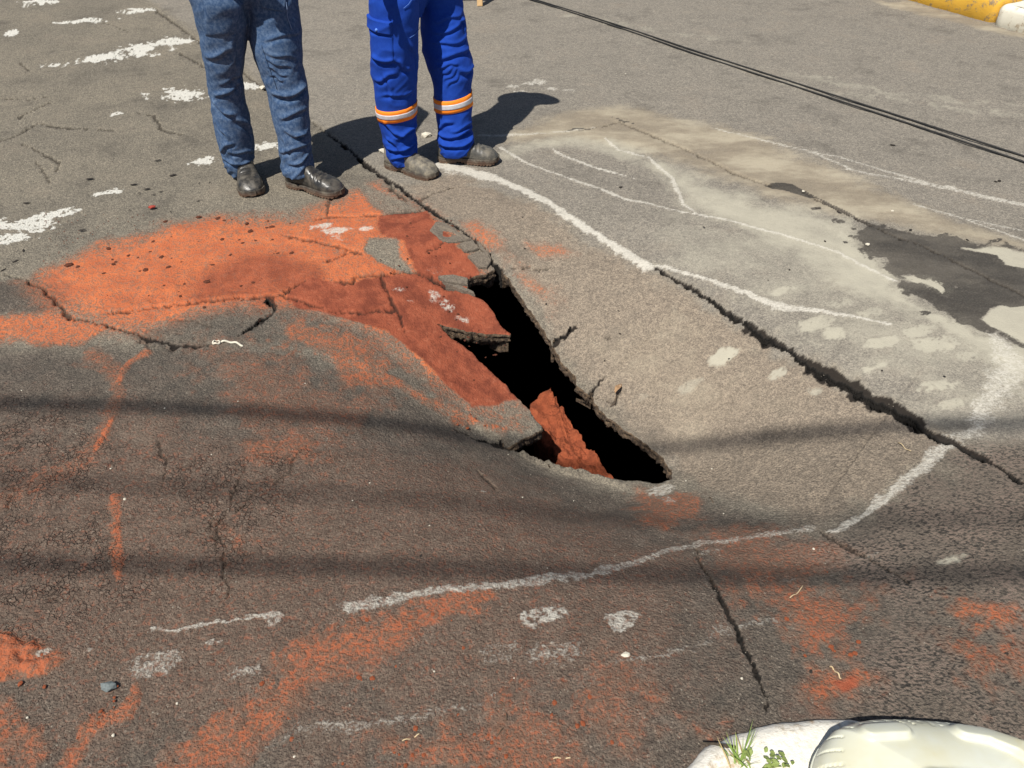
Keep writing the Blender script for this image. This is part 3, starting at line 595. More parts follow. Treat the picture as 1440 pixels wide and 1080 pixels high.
# ------------------------------------------------------------------ kerbs and pavements
def rounded_prism(name, P, z0, z1, bev, mat, parent=None, seg=4, jit=.0, seed=0):
    """solid over outline P (n,2) with a rounded top edge"""
    P = np.asarray(P); n = len(P); c = P.mean(0); V = []
    e = np.roll(P, -1, 0)-np.roll(P, 1, 0); nn = np.stack([e[:, 1], -e[:, 0]], -1); nn /= np.maximum(np.hypot(nn[:, 0], nn[:, 1])[:, None], 1e-9)
    if ((P+nn*1e-3-c)**2).sum() < ((P-nn*1e-3-c)**2).sum(): nn = -nn
    L = [(0, z0)] + [(-bev*(1-math.cos(a)), z1-bev+bev*math.sin(a)) for a in np.linspace(0, math.pi/2, seg+1)]
    for off, z in L:
        q = P+nn*off
        if jit: q = q + nn*((fbm(P[:, 0]*14+z*20, P[:, 1]*14, 4, seed)-.5)*2*jit)[:, None]
        for a in q: V.append((a[0], a[1], z))
    m = len(L); base_top = (m-1)*n
    for sc in (.8, .5, .2):
        for a in P: 
            w = c+(P[0]*0+a-c)*sc; V.append((w[0], w[1], z1 + jit*.5*(vnoise(w[0]*9, w[1]*9, seed)-.5)))
    m += 3; F = grid_faces(m, n, True); F.append(tuple(range((m-1)*n, m*n))); F.append(tuple(range(n))[::-1])
    me = mesh_py(name, V, F); bm = bmesh.new(); bm.from_mesh(me); bmesh.ops.recalc_face_normals(bm, faces=bm.faces); bm.to_mesh(me); bm.free()
    return link_mesh(name, me, mat, parent)
def painted(name, col, worn, under, lo=.40, hi=.62):
    t = NT(name); n = t.noise(16, 6, .68); n2 = t.noise(110, 4, .65)
    f = t.remap(t.math('ADD', n, t.math('MULTIPLY', n2, .25)), lo+.12, hi+.12)
    c = t.mix(f, t.mix(t.noise(5, 4), col, worn), under); return t.fin(c, .85, t.bump(t.math('ADD', n2, n), .5, .006))
yellow = painted('yellow_paint_mat', (.78, .47, .06), (.70, .38, .05), (.30, .22, .13), .52, .66)
whitep = painted('white_paint_mat', (.80, .77, .66), (.70, .66, .54), (.46, .38, .27), .54, .70)
concrete = painted('pavement_mat', (.48, .44, .36), (.40, .37, .31), (.30, .27, .22), .5, .75)
ka = G(1290, 3, 0); kb = G(1440, 45, 0); kd = (kb-ka).normalized(); kn = Vector((-kd.y, kd.x, 0)); 
if kn.y < 0: kn = -kn
kerb = empty('kerb', ka); tag(kerb, kind='structure')
split = (G(1399, 33, 0)-ka).dot(kd)
def outline_box(a0, a1, w, r, origin=Vector((0, 0, 0)), jag=0):
    pts = []
    for (u, v, q0) in ((a1-r, w-r, 0), (a0+r, w-r, 90), (a0+r, r, 180), (a1-r, r, 270)):
        for k in range(5):
            an = math.radians(q0+k*22.5); p = kd*(u+r*math.cos(an)) + kn*(v+r*math.sin(an)); pts.append((p.x, p.y))
    return refine(np.array(pts), .05, jag)
for i in range(-5, 4):
    a0 = split + (i-1)*.95 + .012; a1 = split + i*.95 - .012
    white_k = i >= 1
    o = rounded_prism('kerb_stone', outline_box(a0, a1, .30 if not white_k else .34, .05 if not white_k else .07, jag=.006), -.1, .17 if not white_k else .15, .045, whitep if white_k else yellow, kerb, 4, .010, i+20)
    if i == 0: o['label'] = 'chipped yellow painted kerb stone'
    if i == 1: o['label'] = 'rough white painted kerb stone'
    if white_k: o.location = -kn*.05
pv = empty('pavement', ka); tag(pv, kind='structure')
pp = [kd*-40+kn*.38, kd*40+kn*.38, kd*40+kn*60, kd*-40+kn*60]
me = mesh_py('pavement_top', [(p.x, p.y, z) for z in (-.05, .14) for p in pp], [(4, 5, 6, 7), (0, 1, 5, 4), (3, 2, 1, 0), (1, 2, 6, 5), (2, 3, 7, 6), (3, 0, 4, 7)]); link_mesh('pavement_slab', me, concrete, pv, smooth=False)
# white painted concrete corner beside the viewer
kz = .035
cp = [G(a, b, kz) for a, b in [(930,1120),(945,1090),(955,1074),(985,1050),(1030,1024),(1090,1007),(1150,1000),(1200,1000),(1245,1003),(1300,1014),(1360,1045),(1420,1085),(1470,1140)]]
CP = np.array([(p.x, p.y) for p in cp]); extra = np.array([(CP[-1][0]+.25, CP[-1][1]-.35), (CP[-1][0]+.2, -.5), (CP[0][0]-.25, -.5), (CP[0][0]-.12, CP[0][1]-.25)])
CP = refine(np.concatenate([CP, extra]), .02, .006, 9)
t = NT('white_kerb_mat'); n1 = t.noise(14, 6, .66); n2 = t.noise(60, 5, .65); n3 = t.noise(200, 3)
f = t.remap(t.math('ADD', n1, t.math('MULTIPLY', n2, .35)), .70, .86)
c = t.mix(t.remap(n2, .35, .7), (.80, .77, .69), (.70, .66, .57)); c = t.mix(f, c, t.mix(t.remap(n2, .4, .6), (.55, .38, .22), (.42, .36, .27)))
kerb_white = t.fin(c, .85, t.bump(t.math('ADD', n1, t.math('ADD', t.math('MULTIPLY', n2, .5), t.math('MULTIPLY', n3, .2))), .7, .008))
ck = rounded_prism('corner_kerb', CP, -.06, kz, .05, kerb_white, None, 6, .008, 4); tag(ck, 'weathered white painted rounded concrete kerb corner under the plastic jerrycan', 'kerb')
crk = [G(a, b, kz) for a, b in [(985,1047),(1005,1048),(1020,1051),(1034,1052)]]
crk_mat = simple('kerb_crack_mat', (.05, .04, .03), (.09, .07, .05), 90, .95)
V = []; 
for i, p in enumerate(crk):
    w = (.002, .003, .0045, .002)[i]; V += [(p.x, p.y-w, kz+.006), (p.x, p.y+w, kz+.006)]
link_mesh('crack', mesh_py('crack', V, [(2*i, 2*i+2, 2*i+3, 2*i+1) for i in range(3)]), crk_mat, ck)

# ------------------------------------------------------------------ jerrycan lying on the corner
t = NT('milky_plastic_mat'); n1 = t.noise(5, 4, .6, t.tc); n2 = t.noise(40, 3, .6, t.tc)
c = t.mix(t.remap(n1, .35, .7), (.64, .66, .58), (.60, .58, .42)); c = t.mix(t.math('MULTIPLY', t.remap(n1, .60, .72), .55), c, (.60, .48, .20))
jm = t.fin(c, .38, t.bump(t.math('ADD', n1, t.math('MULTIPLY', n2, .1)), .2, .004)); t.b.inputs['Specular IOR Level'].default_value = .45
t.b.inputs['Subsurface Weight'].default_value = .12; t.b.inputs['Subsurface Radius'].default_value = (.02, .02, .015); t.b.inputs['Subsurface Scale'].default_value = .5
jz = .185                                                        # its upper face
jc = [G(a, b, jz-.03) for a, b in [(1128,1080),(1142,1050),(1168,1030),(1215,1018),(1290,1008),(1350,1009),(1400,1024),(1450,1052)]]
JT = (jc[0]+jc[-1])/2
def jerrycan():
    """a rounded tank on its side: (u across, v towards the viewer), with moulded relief on the upper face"""
    root = empty('jerrycan', (0, 0, 0)); tag(root, 'milky white plastic jerrycan lying on its side on the white kerb corner', 'jerrycan')
    c0 = G(1290, 1012, kz+.06); u = Vector((1, -.05, 0)).normalized(); v = Vector((-.05, -1, 0)).normalized()
    HU, HV, HZ = .245, .19, jz-kz-.035
    org = Vector((c0.x-.012, c0.y-HV-.002, kz+.036)); nu, nv = 200, 150; V = []; F = []
    def relief(a, b):
        """a,b in metres from the centre of the face"""
        h = 0.
        def capsule(x0, y0, x1, y1, r, amp):
            L2 = (x1-x0)**2+(y1-y0)**2; tt = max(0, min(1, ((a-x0)*(x1-x0)+(b-y0)*(y1-y0))/L2)); d = math.hypot(a-x0-tt*(x1-x0), b-y0-tt*(y1-y0))
            q = max(0, min(1, (r+.006-d)/.012)); return amp*q*q*(3-2*q)
        h += capsule(-.135, -.128, -.075, -.134, .019, .014)
        h += capsule(.050, -.140, .110, -.133, .020, .016) if a < .09 else capsule(.085, -.137, .165, -.095, .020, .016)
        h += capsule(-.05, -.02, .10, -.02, .03, .010)
        return h
    cu = np.linspace(-1, 1, nu); cv = np.linspace(-1, 1, nv)
    n_ = 2.8
    for top in (1, -1):
        for i in range(nu):
            for j in range(nv):
                a, b = math.sin(cu[i]*math.pi/2), math.sin(cv[j]*math.pi/2)
                # square to rounded square
                x = a*math.sqrt(max(0, 1-.40*b*b*abs(b))); y = b*math.sqrt(max(0, 1-.40*a*a*abs(a)))
                e = max(0, 1-max(abs(a), abs(b))**n_)**(1/2.1)
                z = HZ*e if top > 0 else .03*e
                px, py = x*HU, y*HV
                if top > 0:
                    z += relief(px, py)*min(1, e*1.2) + .004*math.sin(px*9)*math.sin(py*11) - .010*(px/HU)**2 
                    rim_ = max(abs(a), abs(b))
                    if .80 < rim_ < .985 and b < -.35:                 # notches along the shoulder
                        ph = (math.atan2(px, -py-.02)*7.5) % 1
                        if ph < .14: z -= .008*math.sin(ph/.14*math.pi)
                p = org + u*px + v*py; V.append((p.x, p.y, org.z + top*z))
    for k in (0, 1):
        for i in range(nu-1):
            for j in range(nv-1):
                q = [k*nu*nv+x for x in (i*nv+j, (i+1)*nv+j, (i+1)*nv+j+1, i*nv+j+1)]; F.append(q if k == 0 else q[::-1])
    me = mesh_py('jerrycan_body', V, F); bm = bmesh.new(); bm.from_mesh(me); bmesh.ops.remove_doubles(bm, verts=bm.verts, dist=.0004); bmesh.ops.recalc_face_normals(bm, faces=bm.faces); bm.to_mesh(me); bm.free()
    link_mesh('body', me, jm, root)
    # moulded seam, neck and cap at the hidden end
    seam = []
    for k in range(97):
        an = 2*math.pi*k/96; ca, sa = math.cos(an), math.sin(an); mm = max(abs(ca), abs(sa)); a, b = ca/mm, sa/mm
        seam.append(org + u*a*math.sqrt(max(0, 1-.40*b*b*abs(b)))*HU + v*b*math.sqrt(max(0, 1-.40*a*a*abs(a)))*HV)
    link_mesh('seam', tube_mesh('seam', seam, .003, 6, False), jm, root)
    cpos = org + v*HV + u*.12
    link_mesh('neck', tube_mesh('neck', [cpos-v*.02, cpos+v*.03], .03, 24), jm, root)
    link_mesh('cap', tube_mesh('cap', [cpos+v*.03, cpos+v*.033, cpos+v*.055, cpos+v*.058], [.034, .037, .037, .034], 24), simple('cap_mat', (.6, .1, .06), (.5, .08, .05)), root)
    return root
jerrycan()

# ------------------------------------------------------------------ weeds in front of the jerrycan
grass_mat = simple('grass_mat', (.16, .26, .05), (.26, .33, .09), 30, .6, spec=.4); leaf_mat = simple('leaf_mat', (.17, .25, .06), (.28, .32, .10), 60, .6, spec=.4); dry_mat = simple('dry_grass_mat', (.45, .36, .18), (.34, .26, .12), 40, .8)
def blade(base, tip, w, bend):
    V = []; n = 7; d = (tip-base); side = Vector((d.y, -d.x, 0)); side = side.normalized() if side.length > 1e-4 else Vector((1, 0, 0))
    if abs(d.z) > .03: side = Vector((1, .3, 0)).normalized()
    for i in range(n):
        s = i/(n-1); p = base + d*s + bend*math.sin(s*math.pi*.5)*s; ww = w*(1-s)**.7*(.6+.8*min(1, s*4))
        V += [p-side*ww, p+Vector((0, -ww*.5, 0)), p+side*ww]
    return V, [(3*i+a, 3*i+a+1, 3*(i+1)+a+1, 3*(i+1)+a) for i in range(n-1) for a in (0, 1)]
gb = G(1042, 1075, kz); gr = empty('grass_tuft', gb); tag(gr, 'small tuft of thin green grass growing at the white kerb', 'grass tuft')
for k in range(26):
    an = random.uniform(0, 6.28); b = Vector((random.gauss(0, .010), random.gauss(0, .010), 0)); L = random.uniform(.035, .085)
    tip = b + Vector((math.cos(an)*L*.45, math.sin(an)*L*.3+.02, L*random.uniform(.6, 1.)))
    Vb, Fb = blade(b, tip, random.uniform(.0012, .0024), Vector((math.cos(an)*.012, math.sin(an)*.012, -.004)))
    link_mesh('blade', mesh_py('blade', Vb, Fb), dry_mat if k % 6 == 0 else grass_mat, gr)
Vb, Fb = blade(Vector((.0, 0, 0)), Vector((.005, .035, .125)), .0016, Vector((.004, 0, 0))); link_mesh('blade', mesh_py('blade', Vb, Fb), grass_mat, gr)
Vb, Fb = blade(Vector((-.01, 0, 0)), Vector((-.03, .03, .085)), .0014, Vector((-.01, 0, 0))); link_mesh('blade', mesh_py('blade', Vb, Fb), grass_mat, gr)
wb = G(1080, 1078, kz); wd = empty('weed', wb); tag(wd, 'low leafy green weed between grass tuft and jerrycan', 'weed')
Lf = mesh_py('leaf', [(0, 0, 0), (-.35, .35, .06), (0, .4, -.02), (.35, .35, .06), (-.3, .75, .05), (0, .75, 0), (.3, .75, .05), (0, 1.05, -.06)], [(0, 2, 1), (0, 3, 2), (1, 2, 5, 4), (2, 3, 6, 5), (4, 5, 7), (5, 6, 7)])
Lf.materials.append(leaf_mat)
for k in range(20):
    o = bpy.data.objects.new('leaf', Lf); COL.objects.link(o); o.parent = wd; sc = random.uniform(.010, .019)
    o.location = (random.gauss(0, .018), random.gauss(0, .012), random.uniform(.004, .03)); o.scale = (sc, sc, sc); o.rotation_euler = (random.uniform(-.1, .7), random.uniform(-.4, .4), random.uniform(0, 6.28))
for k in range(5):
    an = random.uniform(0, 6.28); link_mesh('stem', tube_mesh('stem', [(0, 0, 0), (math.cos(an)*.012, math.sin(an)*.01, .012), (math.cos(an)*.025, math.sin(an)*.016, .022)], .0011, 5), leaf_mat, wd)

# ------------------------------------------------------------------ trestle barrier at the top edge
wood = simple('pine_wood_mat', (.62, .42, .22), (.50, .32, .15), 25, .8)
darkwood = simple('painted_board_mat', (.16, .20, .19), (.12, .15, .15), 25, .7)
tb = G(675, 9, 0); tr = empty('trestle', tb); tag(tr, 'wooden trestle barrier with pale pine legs behind the blue trousers', 'barrier')
def bar(name, a, b, w, d, mat, parent):
    a = Vector(a); b = Vector(b); t_ = (b-a).normalized(); s = t_.cross(Vector((0, 1, 0)) if abs(t_.y) < .9 else Vector((1, 0, 0))).normalized(); n = t_.cross(s); V = []
    for p in (a, b):
        for i, j in ((-1, -1), (1, -1), (1, 1), (-1, 1)): V.append(p+s*w/2*i+n*d/2*j)
    me = mesh_py(name, V, [(0, 1, 2, 3), (7, 6, 5, 4), (0, 4, 5, 1), (1, 5, 6, 2), (2, 6, 7, 3), (3, 7, 4, 0)])
    bm = bmesh.new(); bm.from_mesh(me); bmesh.ops.recalc_face_normals(bm, faces=bm.faces); bmesh.ops.bevel(bm, geom=bm.edges[:], offset=.004, segments=1, affect='EDGES'); bm.to_mesh(me); bm.free()
    return link_mesh(name, me, mat, parent, smooth=False)
for x in (0, -.72):
    bar('leg', (x, 0, 0), (x-.02*(1 if x == 0 else -1), .22, .95), .045, .03, wood, tr); bar('leg', (x, .5, 0), (x, .27, .95), .045, .03, wood, tr)
bar('rail', (-1.0, .245, .93), (.3, .245, .93), .10, .025, wood, tr)
bar('board', (-.70, .05, .30), (-.03, .05, .30), .12, .02, darkwood, tr)

# ------------------------------------------------------------------ people
def skin_mat():
    t = NT('skin_mat'); c = t.mix(t.noise(60, 3, .5, t.tc), (.36, .20, .13), (.30, .16, .10)); return t.fin(c, .55, t.bump(t.noise(300, 3, .5, t.tc), .15, .001))
SKIN = skin_mat()
def cloth(name, c1, c2, worn, weave, wamt, hue2=None):
    t = NT(name); v = t.tc
    n1 = t.noise(9, 5, .6, v); n2 = t.noise(70, 4, .65, v); w1 = t.noise(520, 2, .5, t.map(v, (1, 1, .25))); w2 = t.noise(weave, 2, .5, t.map(v, (.3, .3, 1)))
    c = t.mix(t.remap(n1, .3, .7), c1, c2); c = t.mix(t.math('MULTIPLY', t.remap(t.math('ADD', n2, t.math('MULTIPLY', w1, .5)), .62, .95), wamt), c, worn)
    return t.fin(c, .9, t.bump(t.math('ADD', t.math('MULTIPLY', n2, .5), t.math('ADD', w1, w2)), .25, .0012))
DENIM = cloth('denim_mat', (.026, .060, .135), (.038, .080, .170), (.13, .19, .29), 500, .65)
DENIM_SHIRT = cloth('denim_shirt_mat', (.07, .11, .20), (.085, .13, .23), (.2, .26, .36), 500, .5)
BLUE = cloth('blue_twill_mat', (.004, .040, .30), (.005, .050, .36), (.02, .09, .45), 500, .2)
STITCH = simple('stitch_mat', (.22, .30, .45), (.16, .22, .36), 80)
SHIRT2 = cloth('orange_shirt_mat', (.5, .16, .02), (.45, .14, .02), (.55, .2, .04), 400, .2)

def leg_profile(rows, Dh, Dk, zt):
    """rows of (photo y, left, right); the depth runs from Dh at the hem to Dk at the top"""
    y0, y1 = rows[-1][0], rows[0][0]; R = []
    for (py, l, r) in rows:
        f = (y0-py)/(y0-y1); D = Dh + (Dk-Dh)*f; c = W((l+r)/2, py, D); hw = (r-l)/2*zc_of(c)/F_PX; R.append((c.z, c.x, c.y, hw))
    return sorted(R)
class Leg:
    def __init__(s, R, top, ratio=1.08, seed=0):
        """R: sorted rows (z, x, y, half width); top: rows continuing up to the hip"""
        R = R + top; s.R = np.array(R); s.z0 = R[0][0]; s.z1 = R[-1][0]; s.ratio = ratio; s.seed = seed; s.folds = []; s.fk = .85 if seed < 3 else 1.0
        zs = np.linspace(s.z0, s.z1, 200); A = np.stack([np.interp(zs, s.R[:, 0], s.R[:, k]) for k in (1, 2, 3)], -1)
        for _ in range(14): A[1:-1] = (A[:-2]+2*A[1:-1]+A[2:])/4
        s.zs = zs; s.A = A
    def ring(s, z): return [np.interp(z, s.zs, s.A[:, k]) for k in range(3)]
    def locate(s, px, py):
        """angle and height of the front of the leg at a photo point"""
        z = .5
        for _ in range(12):
            x, y, w = s.ring(z); y -= w*s.ratio*.6; d = ray(px, py); tt = y/d[1]; z = CAM_H + d[2]*tt
        x, y, w = s.ring(z); X_ = d[0]*tt
        return -math.acos(max(-1, min(1, (X_-x)/w))), z
    def fold(s, a, b, depth, width, c=None):
        """a crease on the front between two photo points"""
        pa = s.locate(*a); pb = s.locate(*b); s.folds.append((pa, pb, depth, width))
    def disp(s, th, z):
        x, y, w = s.ring(z); arc = th*w
        u = arc*1.0; n = fbm(u*6+s.seed*7.7, z*7+s.seed, 2, s.seed+3)-.5
        d = .008*n
        q = fbm(u*7+z*8+s.seed*3, z*19-u*15, 2, s.seed+9); rid = 1-np.abs(q*2-1)*2.2
        hem = sstep(s.z0+.20, s.z0+.04, z); knee = np.exp(-((z-.46)/.10)**2)
        d = d + (rid-.55)*.005*np.clip(hem*1.2+knee*.35+.06, 0, 1.2)
        q2 = fbm(u*5-z*9+s.seed, z*6+u*5, 2, s.seed+19); d = d + (1-np.abs(q2*2-1)*2-.6)*.0055
        for (ta, za), (tb_, zb), dep, wid in s.folds:
            ax, ay, bx_, by_ = ta*w, za, tb_*w, zb; L2 = (bx_-ax)**2+(by_-ay)**2 + 1e-9
            t_ = ((u-ax)*(bx_-ax)+(z-ay)*(by_-ay))/L2; L = np.sqrt(L2)
            side = ((u-ax)*(by_-ay)-(z-ay)*(bx_-ax))/L * np.where(bx_ >= ax, -1, 1)     # >0 above the crease
            side = side + .006*np.sin(t_*7+za*40)
            env = sstep(-.12, .2, t_)*sstep(1.12, .8, t_)
            d = d + s.fk*dep*env*(np.exp(-((side-wid)/wid)**2)*.9 - np.exp(-((side+wid*.7)/(wid*.8))**2))
        return d
    def P(s, th, z, off=0.):
        x, y, w = s.ring(z); d = s.disp(th, z)+off
        return np.stack([x+(w-.004+d)*np.cos(th), y+(w*s.ratio-.004+d)*np.sin(th), z+0*th], -1)
    def mesh_parts(s, nth=150, nz=230):
        th = np.linspace(-1.5*np.pi, .5*np.pi, nth+1)[:-1]; zz = np.linspace(s.z0, s.z1, nz); T, Zz = np.meshgrid(th, zz); V = s.P(T.ravel(), Zz.ravel())
        # blend the seam at the back
        V = V.reshape(nz, nth, 3)
        for k in range(8):
            f = .5*(1-k/8); a = V[:, k].copy(); b = V[:, -1-k].copy(); m_ = (V[:, 0]+V[:, -1])/2
        # a hem that closes inwards
        ctr = V[0].mean(0); r1 = ctr+(V[0]-ctr)*.86+np.array([0, 0, .012]); V = np.concatenate([r1[None], V], 0)
        F = grid_faces(nz+1, nth, True); F.append(tuple(range(nth))[::-1]); F.append(tuple(range(nz*nth, (nz+1)*nth)))
        return V.reshape(-1, 3), F
    def strip(s, za0, za1, zb_slope, off, nth=120, nz=6, th0=-1.5*np.pi, th1=.5*np.pi):
        """band around the leg between two heights"""
        th = np.linspace(th0, th1, nth+1); V = []; 
        for o_, rev in ((off, 0), (-.002, 1)):
            for q in np.linspace(0, 1, nz):
                z = za0+(za1-za0)*q + zb_slope*np.cos(th); V.append(s.P(th, z, o_))
        V = np.concatenate(V); m_ = nth+1; F = []
        for i in range(nz-1):
            for j in range(nth):
                F.append((i*m_+j, i*m_+j+1, (i+1)*m_+j+1, (i+1)*m_+j)); k = nz*m_; F.append((k+i*m_+j, k+(i+1)*m_+j, k+(i+1)*m_+j+1, k+i*m_+j+1))
        for j in range(nth):
            k = nz*m_; F.append((j, k+j, k+j+1, j+1)); a = (nz-1)*m_; F.append((a+j, a+j+1, k+a+j+1, k+a+j))
        return V, F
    def patch(s, quad_px, off, n=24, thick=None):
        """cloth patch over four photo points (tl, tr, br, bl)"""
        q = [s.locate(*p) for p in quad_px]; V = []
        for i in range(n+1):
            for j in range(n+1):
                u, v = j/n, i/n
                th = (q[0][0]*(1-u)+q[1][0]*u)*(1-v)+(q[3][0]*(1-u)+q[2][0]*u)*v; z = (q[0][1]*(1-u)+q[1][1]*u)*(1-v)+(q[3][1]*(1-u)+q[2][1]*u)*v
                e = min(u, v, 1-u, 1-v); V.append(s.P(np.array(th), np.array(z), off*(min(1, e*n/1.5)) - .003*(e == 0)))
        return np.array(V), [(i*(n+1)+j, i*(n+1)+j+1, (i+1)*(n+1)+j+1, (i+1)*(n+1)+j) for i in range(n) for j in range(n)]
def fix(me):
    bm = bmesh.new(); bm.from_mesh(me); bmesh.ops.recalc_face_normals(bm, faces=bm.faces); bm.to_mesh(me); bm.free(); return me
def child(name, V, F, mat, parent, smooth=True):
    o0 = parent
    while o0.parent: o0 = o0.parent
    off = np.array(o0.location); me = fix(mesh_py(name, np.asarray(V)-off, F)); return link_mesh(name, me, mat, parent, smooth=smooth)

def skin_body(name, joints, bones, mat, parent, sub=2, root='pelvis'):
    names = list(joints); me = bpy.data.meshes.new(name); me.from_pydata([joints[k][0] for k in names], [(names.index(a), names.index(b)) for a, b in bones], [])
    o = bpy.data.objects.new(name+'_tmp', me); COL.objects.link(o); sm = o.modifiers.new('s', 'SKIN'); sm.use_smooth_shade = True
    for i, k in enumerate(names):
        sv = me.skin_vertices[0].data[i]; r = joints[k][1]; sv.radius = r if isinstance(r, tuple) else (r, r); sv.use_root = (k == root)
    ss = o.modifiers.new('d', 'SUBSURF'); ss.levels = sub; ss.render_levels = sub
    r = eval_mesh(o); bpy.data.objects.remove(o)
    off = np.array(parent.location); n = len(r.vertices); co = np.empty(n*3, np.float32); r.vertices.foreach_get('co', co); co = co.reshape(-1, 3)-off; r.vertices.foreach_set('co', co.ravel()); r.materials.clear(); r.name = name
    return link_mesh(name, r, mat, parent)

def boot(toe, heading, L, wid, upper_mat, sole_mat, parent, shaft=.135, seed=0, soft=1.):
    """a low work boot; toe = ground point under the toe cap, heading = direction it points"""
    hd = Vector((heading[0], heading[1], 0)).normalized(); sd = Vector((-hd.y, hd.x, 0)); heel = Vector((toe.x, toe.y, toe.z)) - hd*L; off = Vector(parent.location)
    us = np.linspace(0, 1, 56)
    def width(u): return wid/2*np.interp(u, [0, .03, .10, .25, .42, .60, .74, .86, .94, .98, 1.], [.25, .52, .70, .72, .70, .88, 1.0, .95, .74, .50, .22])
    def height(u): return np.interp(u, [0, .02, .10, .30, .37, .45, .55, .68, .80, .90, .97, 1.], [.085, .125, shaft, shaft, .15, .118, .100, .085, .078, .066, .048, .038])
    uh = np.array([height(u) for u in us])
    for _ in range(3): uh[1:-1] = (uh[:-2]+2*uh[1:-1]+uh[2:])/4
    V = []; nk = 25
    for i, u in enumerate(us):
        w = width(u); h = uh[i]; z0 = .026
        for k in range(nk):
            a = math.pi*k/(nk-1); ca, sa = math.cos(a), math.sin(a); ex = .62 if u > .4 else .55
            x = w*math.copysign(abs(ca)**ex, ca)*(1-.14*max(0, sa)**3*(1 if u < .45 else .5)); z = z0+(h-z0)*abs(sa)**.75
            cr = (fbm(np.array([u*16+seed]), np.array([k*.35+seed]), 3, 4)[0]-.5)*.010*soft
            vamp = .005*soft*math.sin(u*95+ca*1.5)*math.exp(-((u-.63)/.10)**2)*max(0, sa)
            p = heel + hd*(u*L) + sd*(x*(1+cr*6)) + Vector((0, 0, z+vamp+cr*.3)); V.append(p-off)
    F = grid_faces(len(us), nk); F.append(tuple(range(nk))); F.append(tuple(range((len(us)-1)*nk, len(us)*nk)))
    F.append(tuple([i*nk for i in range(len(us))] + [i*nk+nk-1 for i in reversed(range(len(us)))]))
    up = link_mesh('boot', fix(mesh_py('boot', V, F)), upper_mat, parent)
    # sole with a heel block and lugs
    V = []; us2 = np.linspace(-.012, 1.015, 110); nk = 2
    for u in us2:
        uc = min(max(u, 0), 1); w = width(uc)+.005
        if u < 0 or u > 1: w *= .75
        arch = .012*math.exp(-((uc-.36)/.07)**2); lug = .006*(1 if math.sin(u*L*2*math.pi/.016) > .2 else 0); toe_up = .012*max(0, (uc-.85)/.15)**2
        for sgn in (-1, 1): 
            for (z, ww) in ((.034+toe_up*.3, w*.985), (.030+toe_up*.3, w+.001), (.017, w+.001), (.015+arch*.6, w-.001), (.001+arch+lug+toe_up, w-.002)): 
                p = heel + hd*(u*L) + sd*(sgn*ww) + Vector((0, 0, z)); V.append(p-off)
    m_ = 10; F = []
    for i in range(len(us2)-1):
        a, b = i*m_, (i+1)*m_
        for k in range(4): F.append((a+k, a+k+1, b+k+1, b+k)); F.append((a+5+k, b+5+k, b+6+k, a+6+k))
        F.append((a, b, b+5, a+5)); F.append((a+4, a+9, b+9, b+4))
    F.append((0, 5, 6, 7, 8, 9, 4, 3, 2, 1)); a = (len(us2)-1)*m_; F.append((a, a+1, a+2, a+3, a+4, a+9, a+8, a+7, a+6, a+5))
    link_mesh('sole', fix(mesh_py('sole', V, F)), sole_mat, up, smooth=False)
    return up

def boot_mat(name, c1, c2, dust, damt, rough, spec):
    t = NT(name); n1 = t.noise(26, 5, .65, t.tc); n2 = t.noise(240, 3, .6, t.tc); c = t.mix(n1, c1, c2); f = t.math('MULTIPLY', t.remap(t.math('ADD', n1, t.math('MULTIPLY', n2, .3)), .52, .85), damt); c = t.mix(f, c, dust)
    sx = t.n.new('ShaderNodeSeparateXYZ'); t.l.new(t.tc, sx.inputs[0]); mud = t.math('MULTIPLY', t.remap(t.math('ADD', sx.outputs[2], t.math('MULTIPLY', n1, .04)), .056, .028), .4); c = t.mix(mud, c, (.24, .12, .07))
    t.b.inputs['Specular IOR Level'].default_value = spec
    return t.fin(c, t.mix(f, (rough,)*3, (.85,)*3), t.bump(t.math('ADD', n1, t.math('MULTIPLY', n2, .4)), .5, .0025))
BLACK_LEATHER = boot_mat('black_leather_mat', (.018, .018, .018), (.030, .029, .027), (.16, .14, .11), .55, .30, .6)
GREY_LEATHER = boot_mat('dusty_leather_mat', (.085, .080, .070), (.13, .12, .10), (.32, .28, .21), .8, .6, .3)
GREY_LEATHER2 = boot_mat('worn_leather_mat', (.05, .05, .047), (.09, .085, .075), (.26, .23, .18), .55, .42, .4)
SOLE = boot_mat('sole_mat', (.035, .033, .03), (.06, .056, .05), (.20, .17, .13), .8, .8, .2)

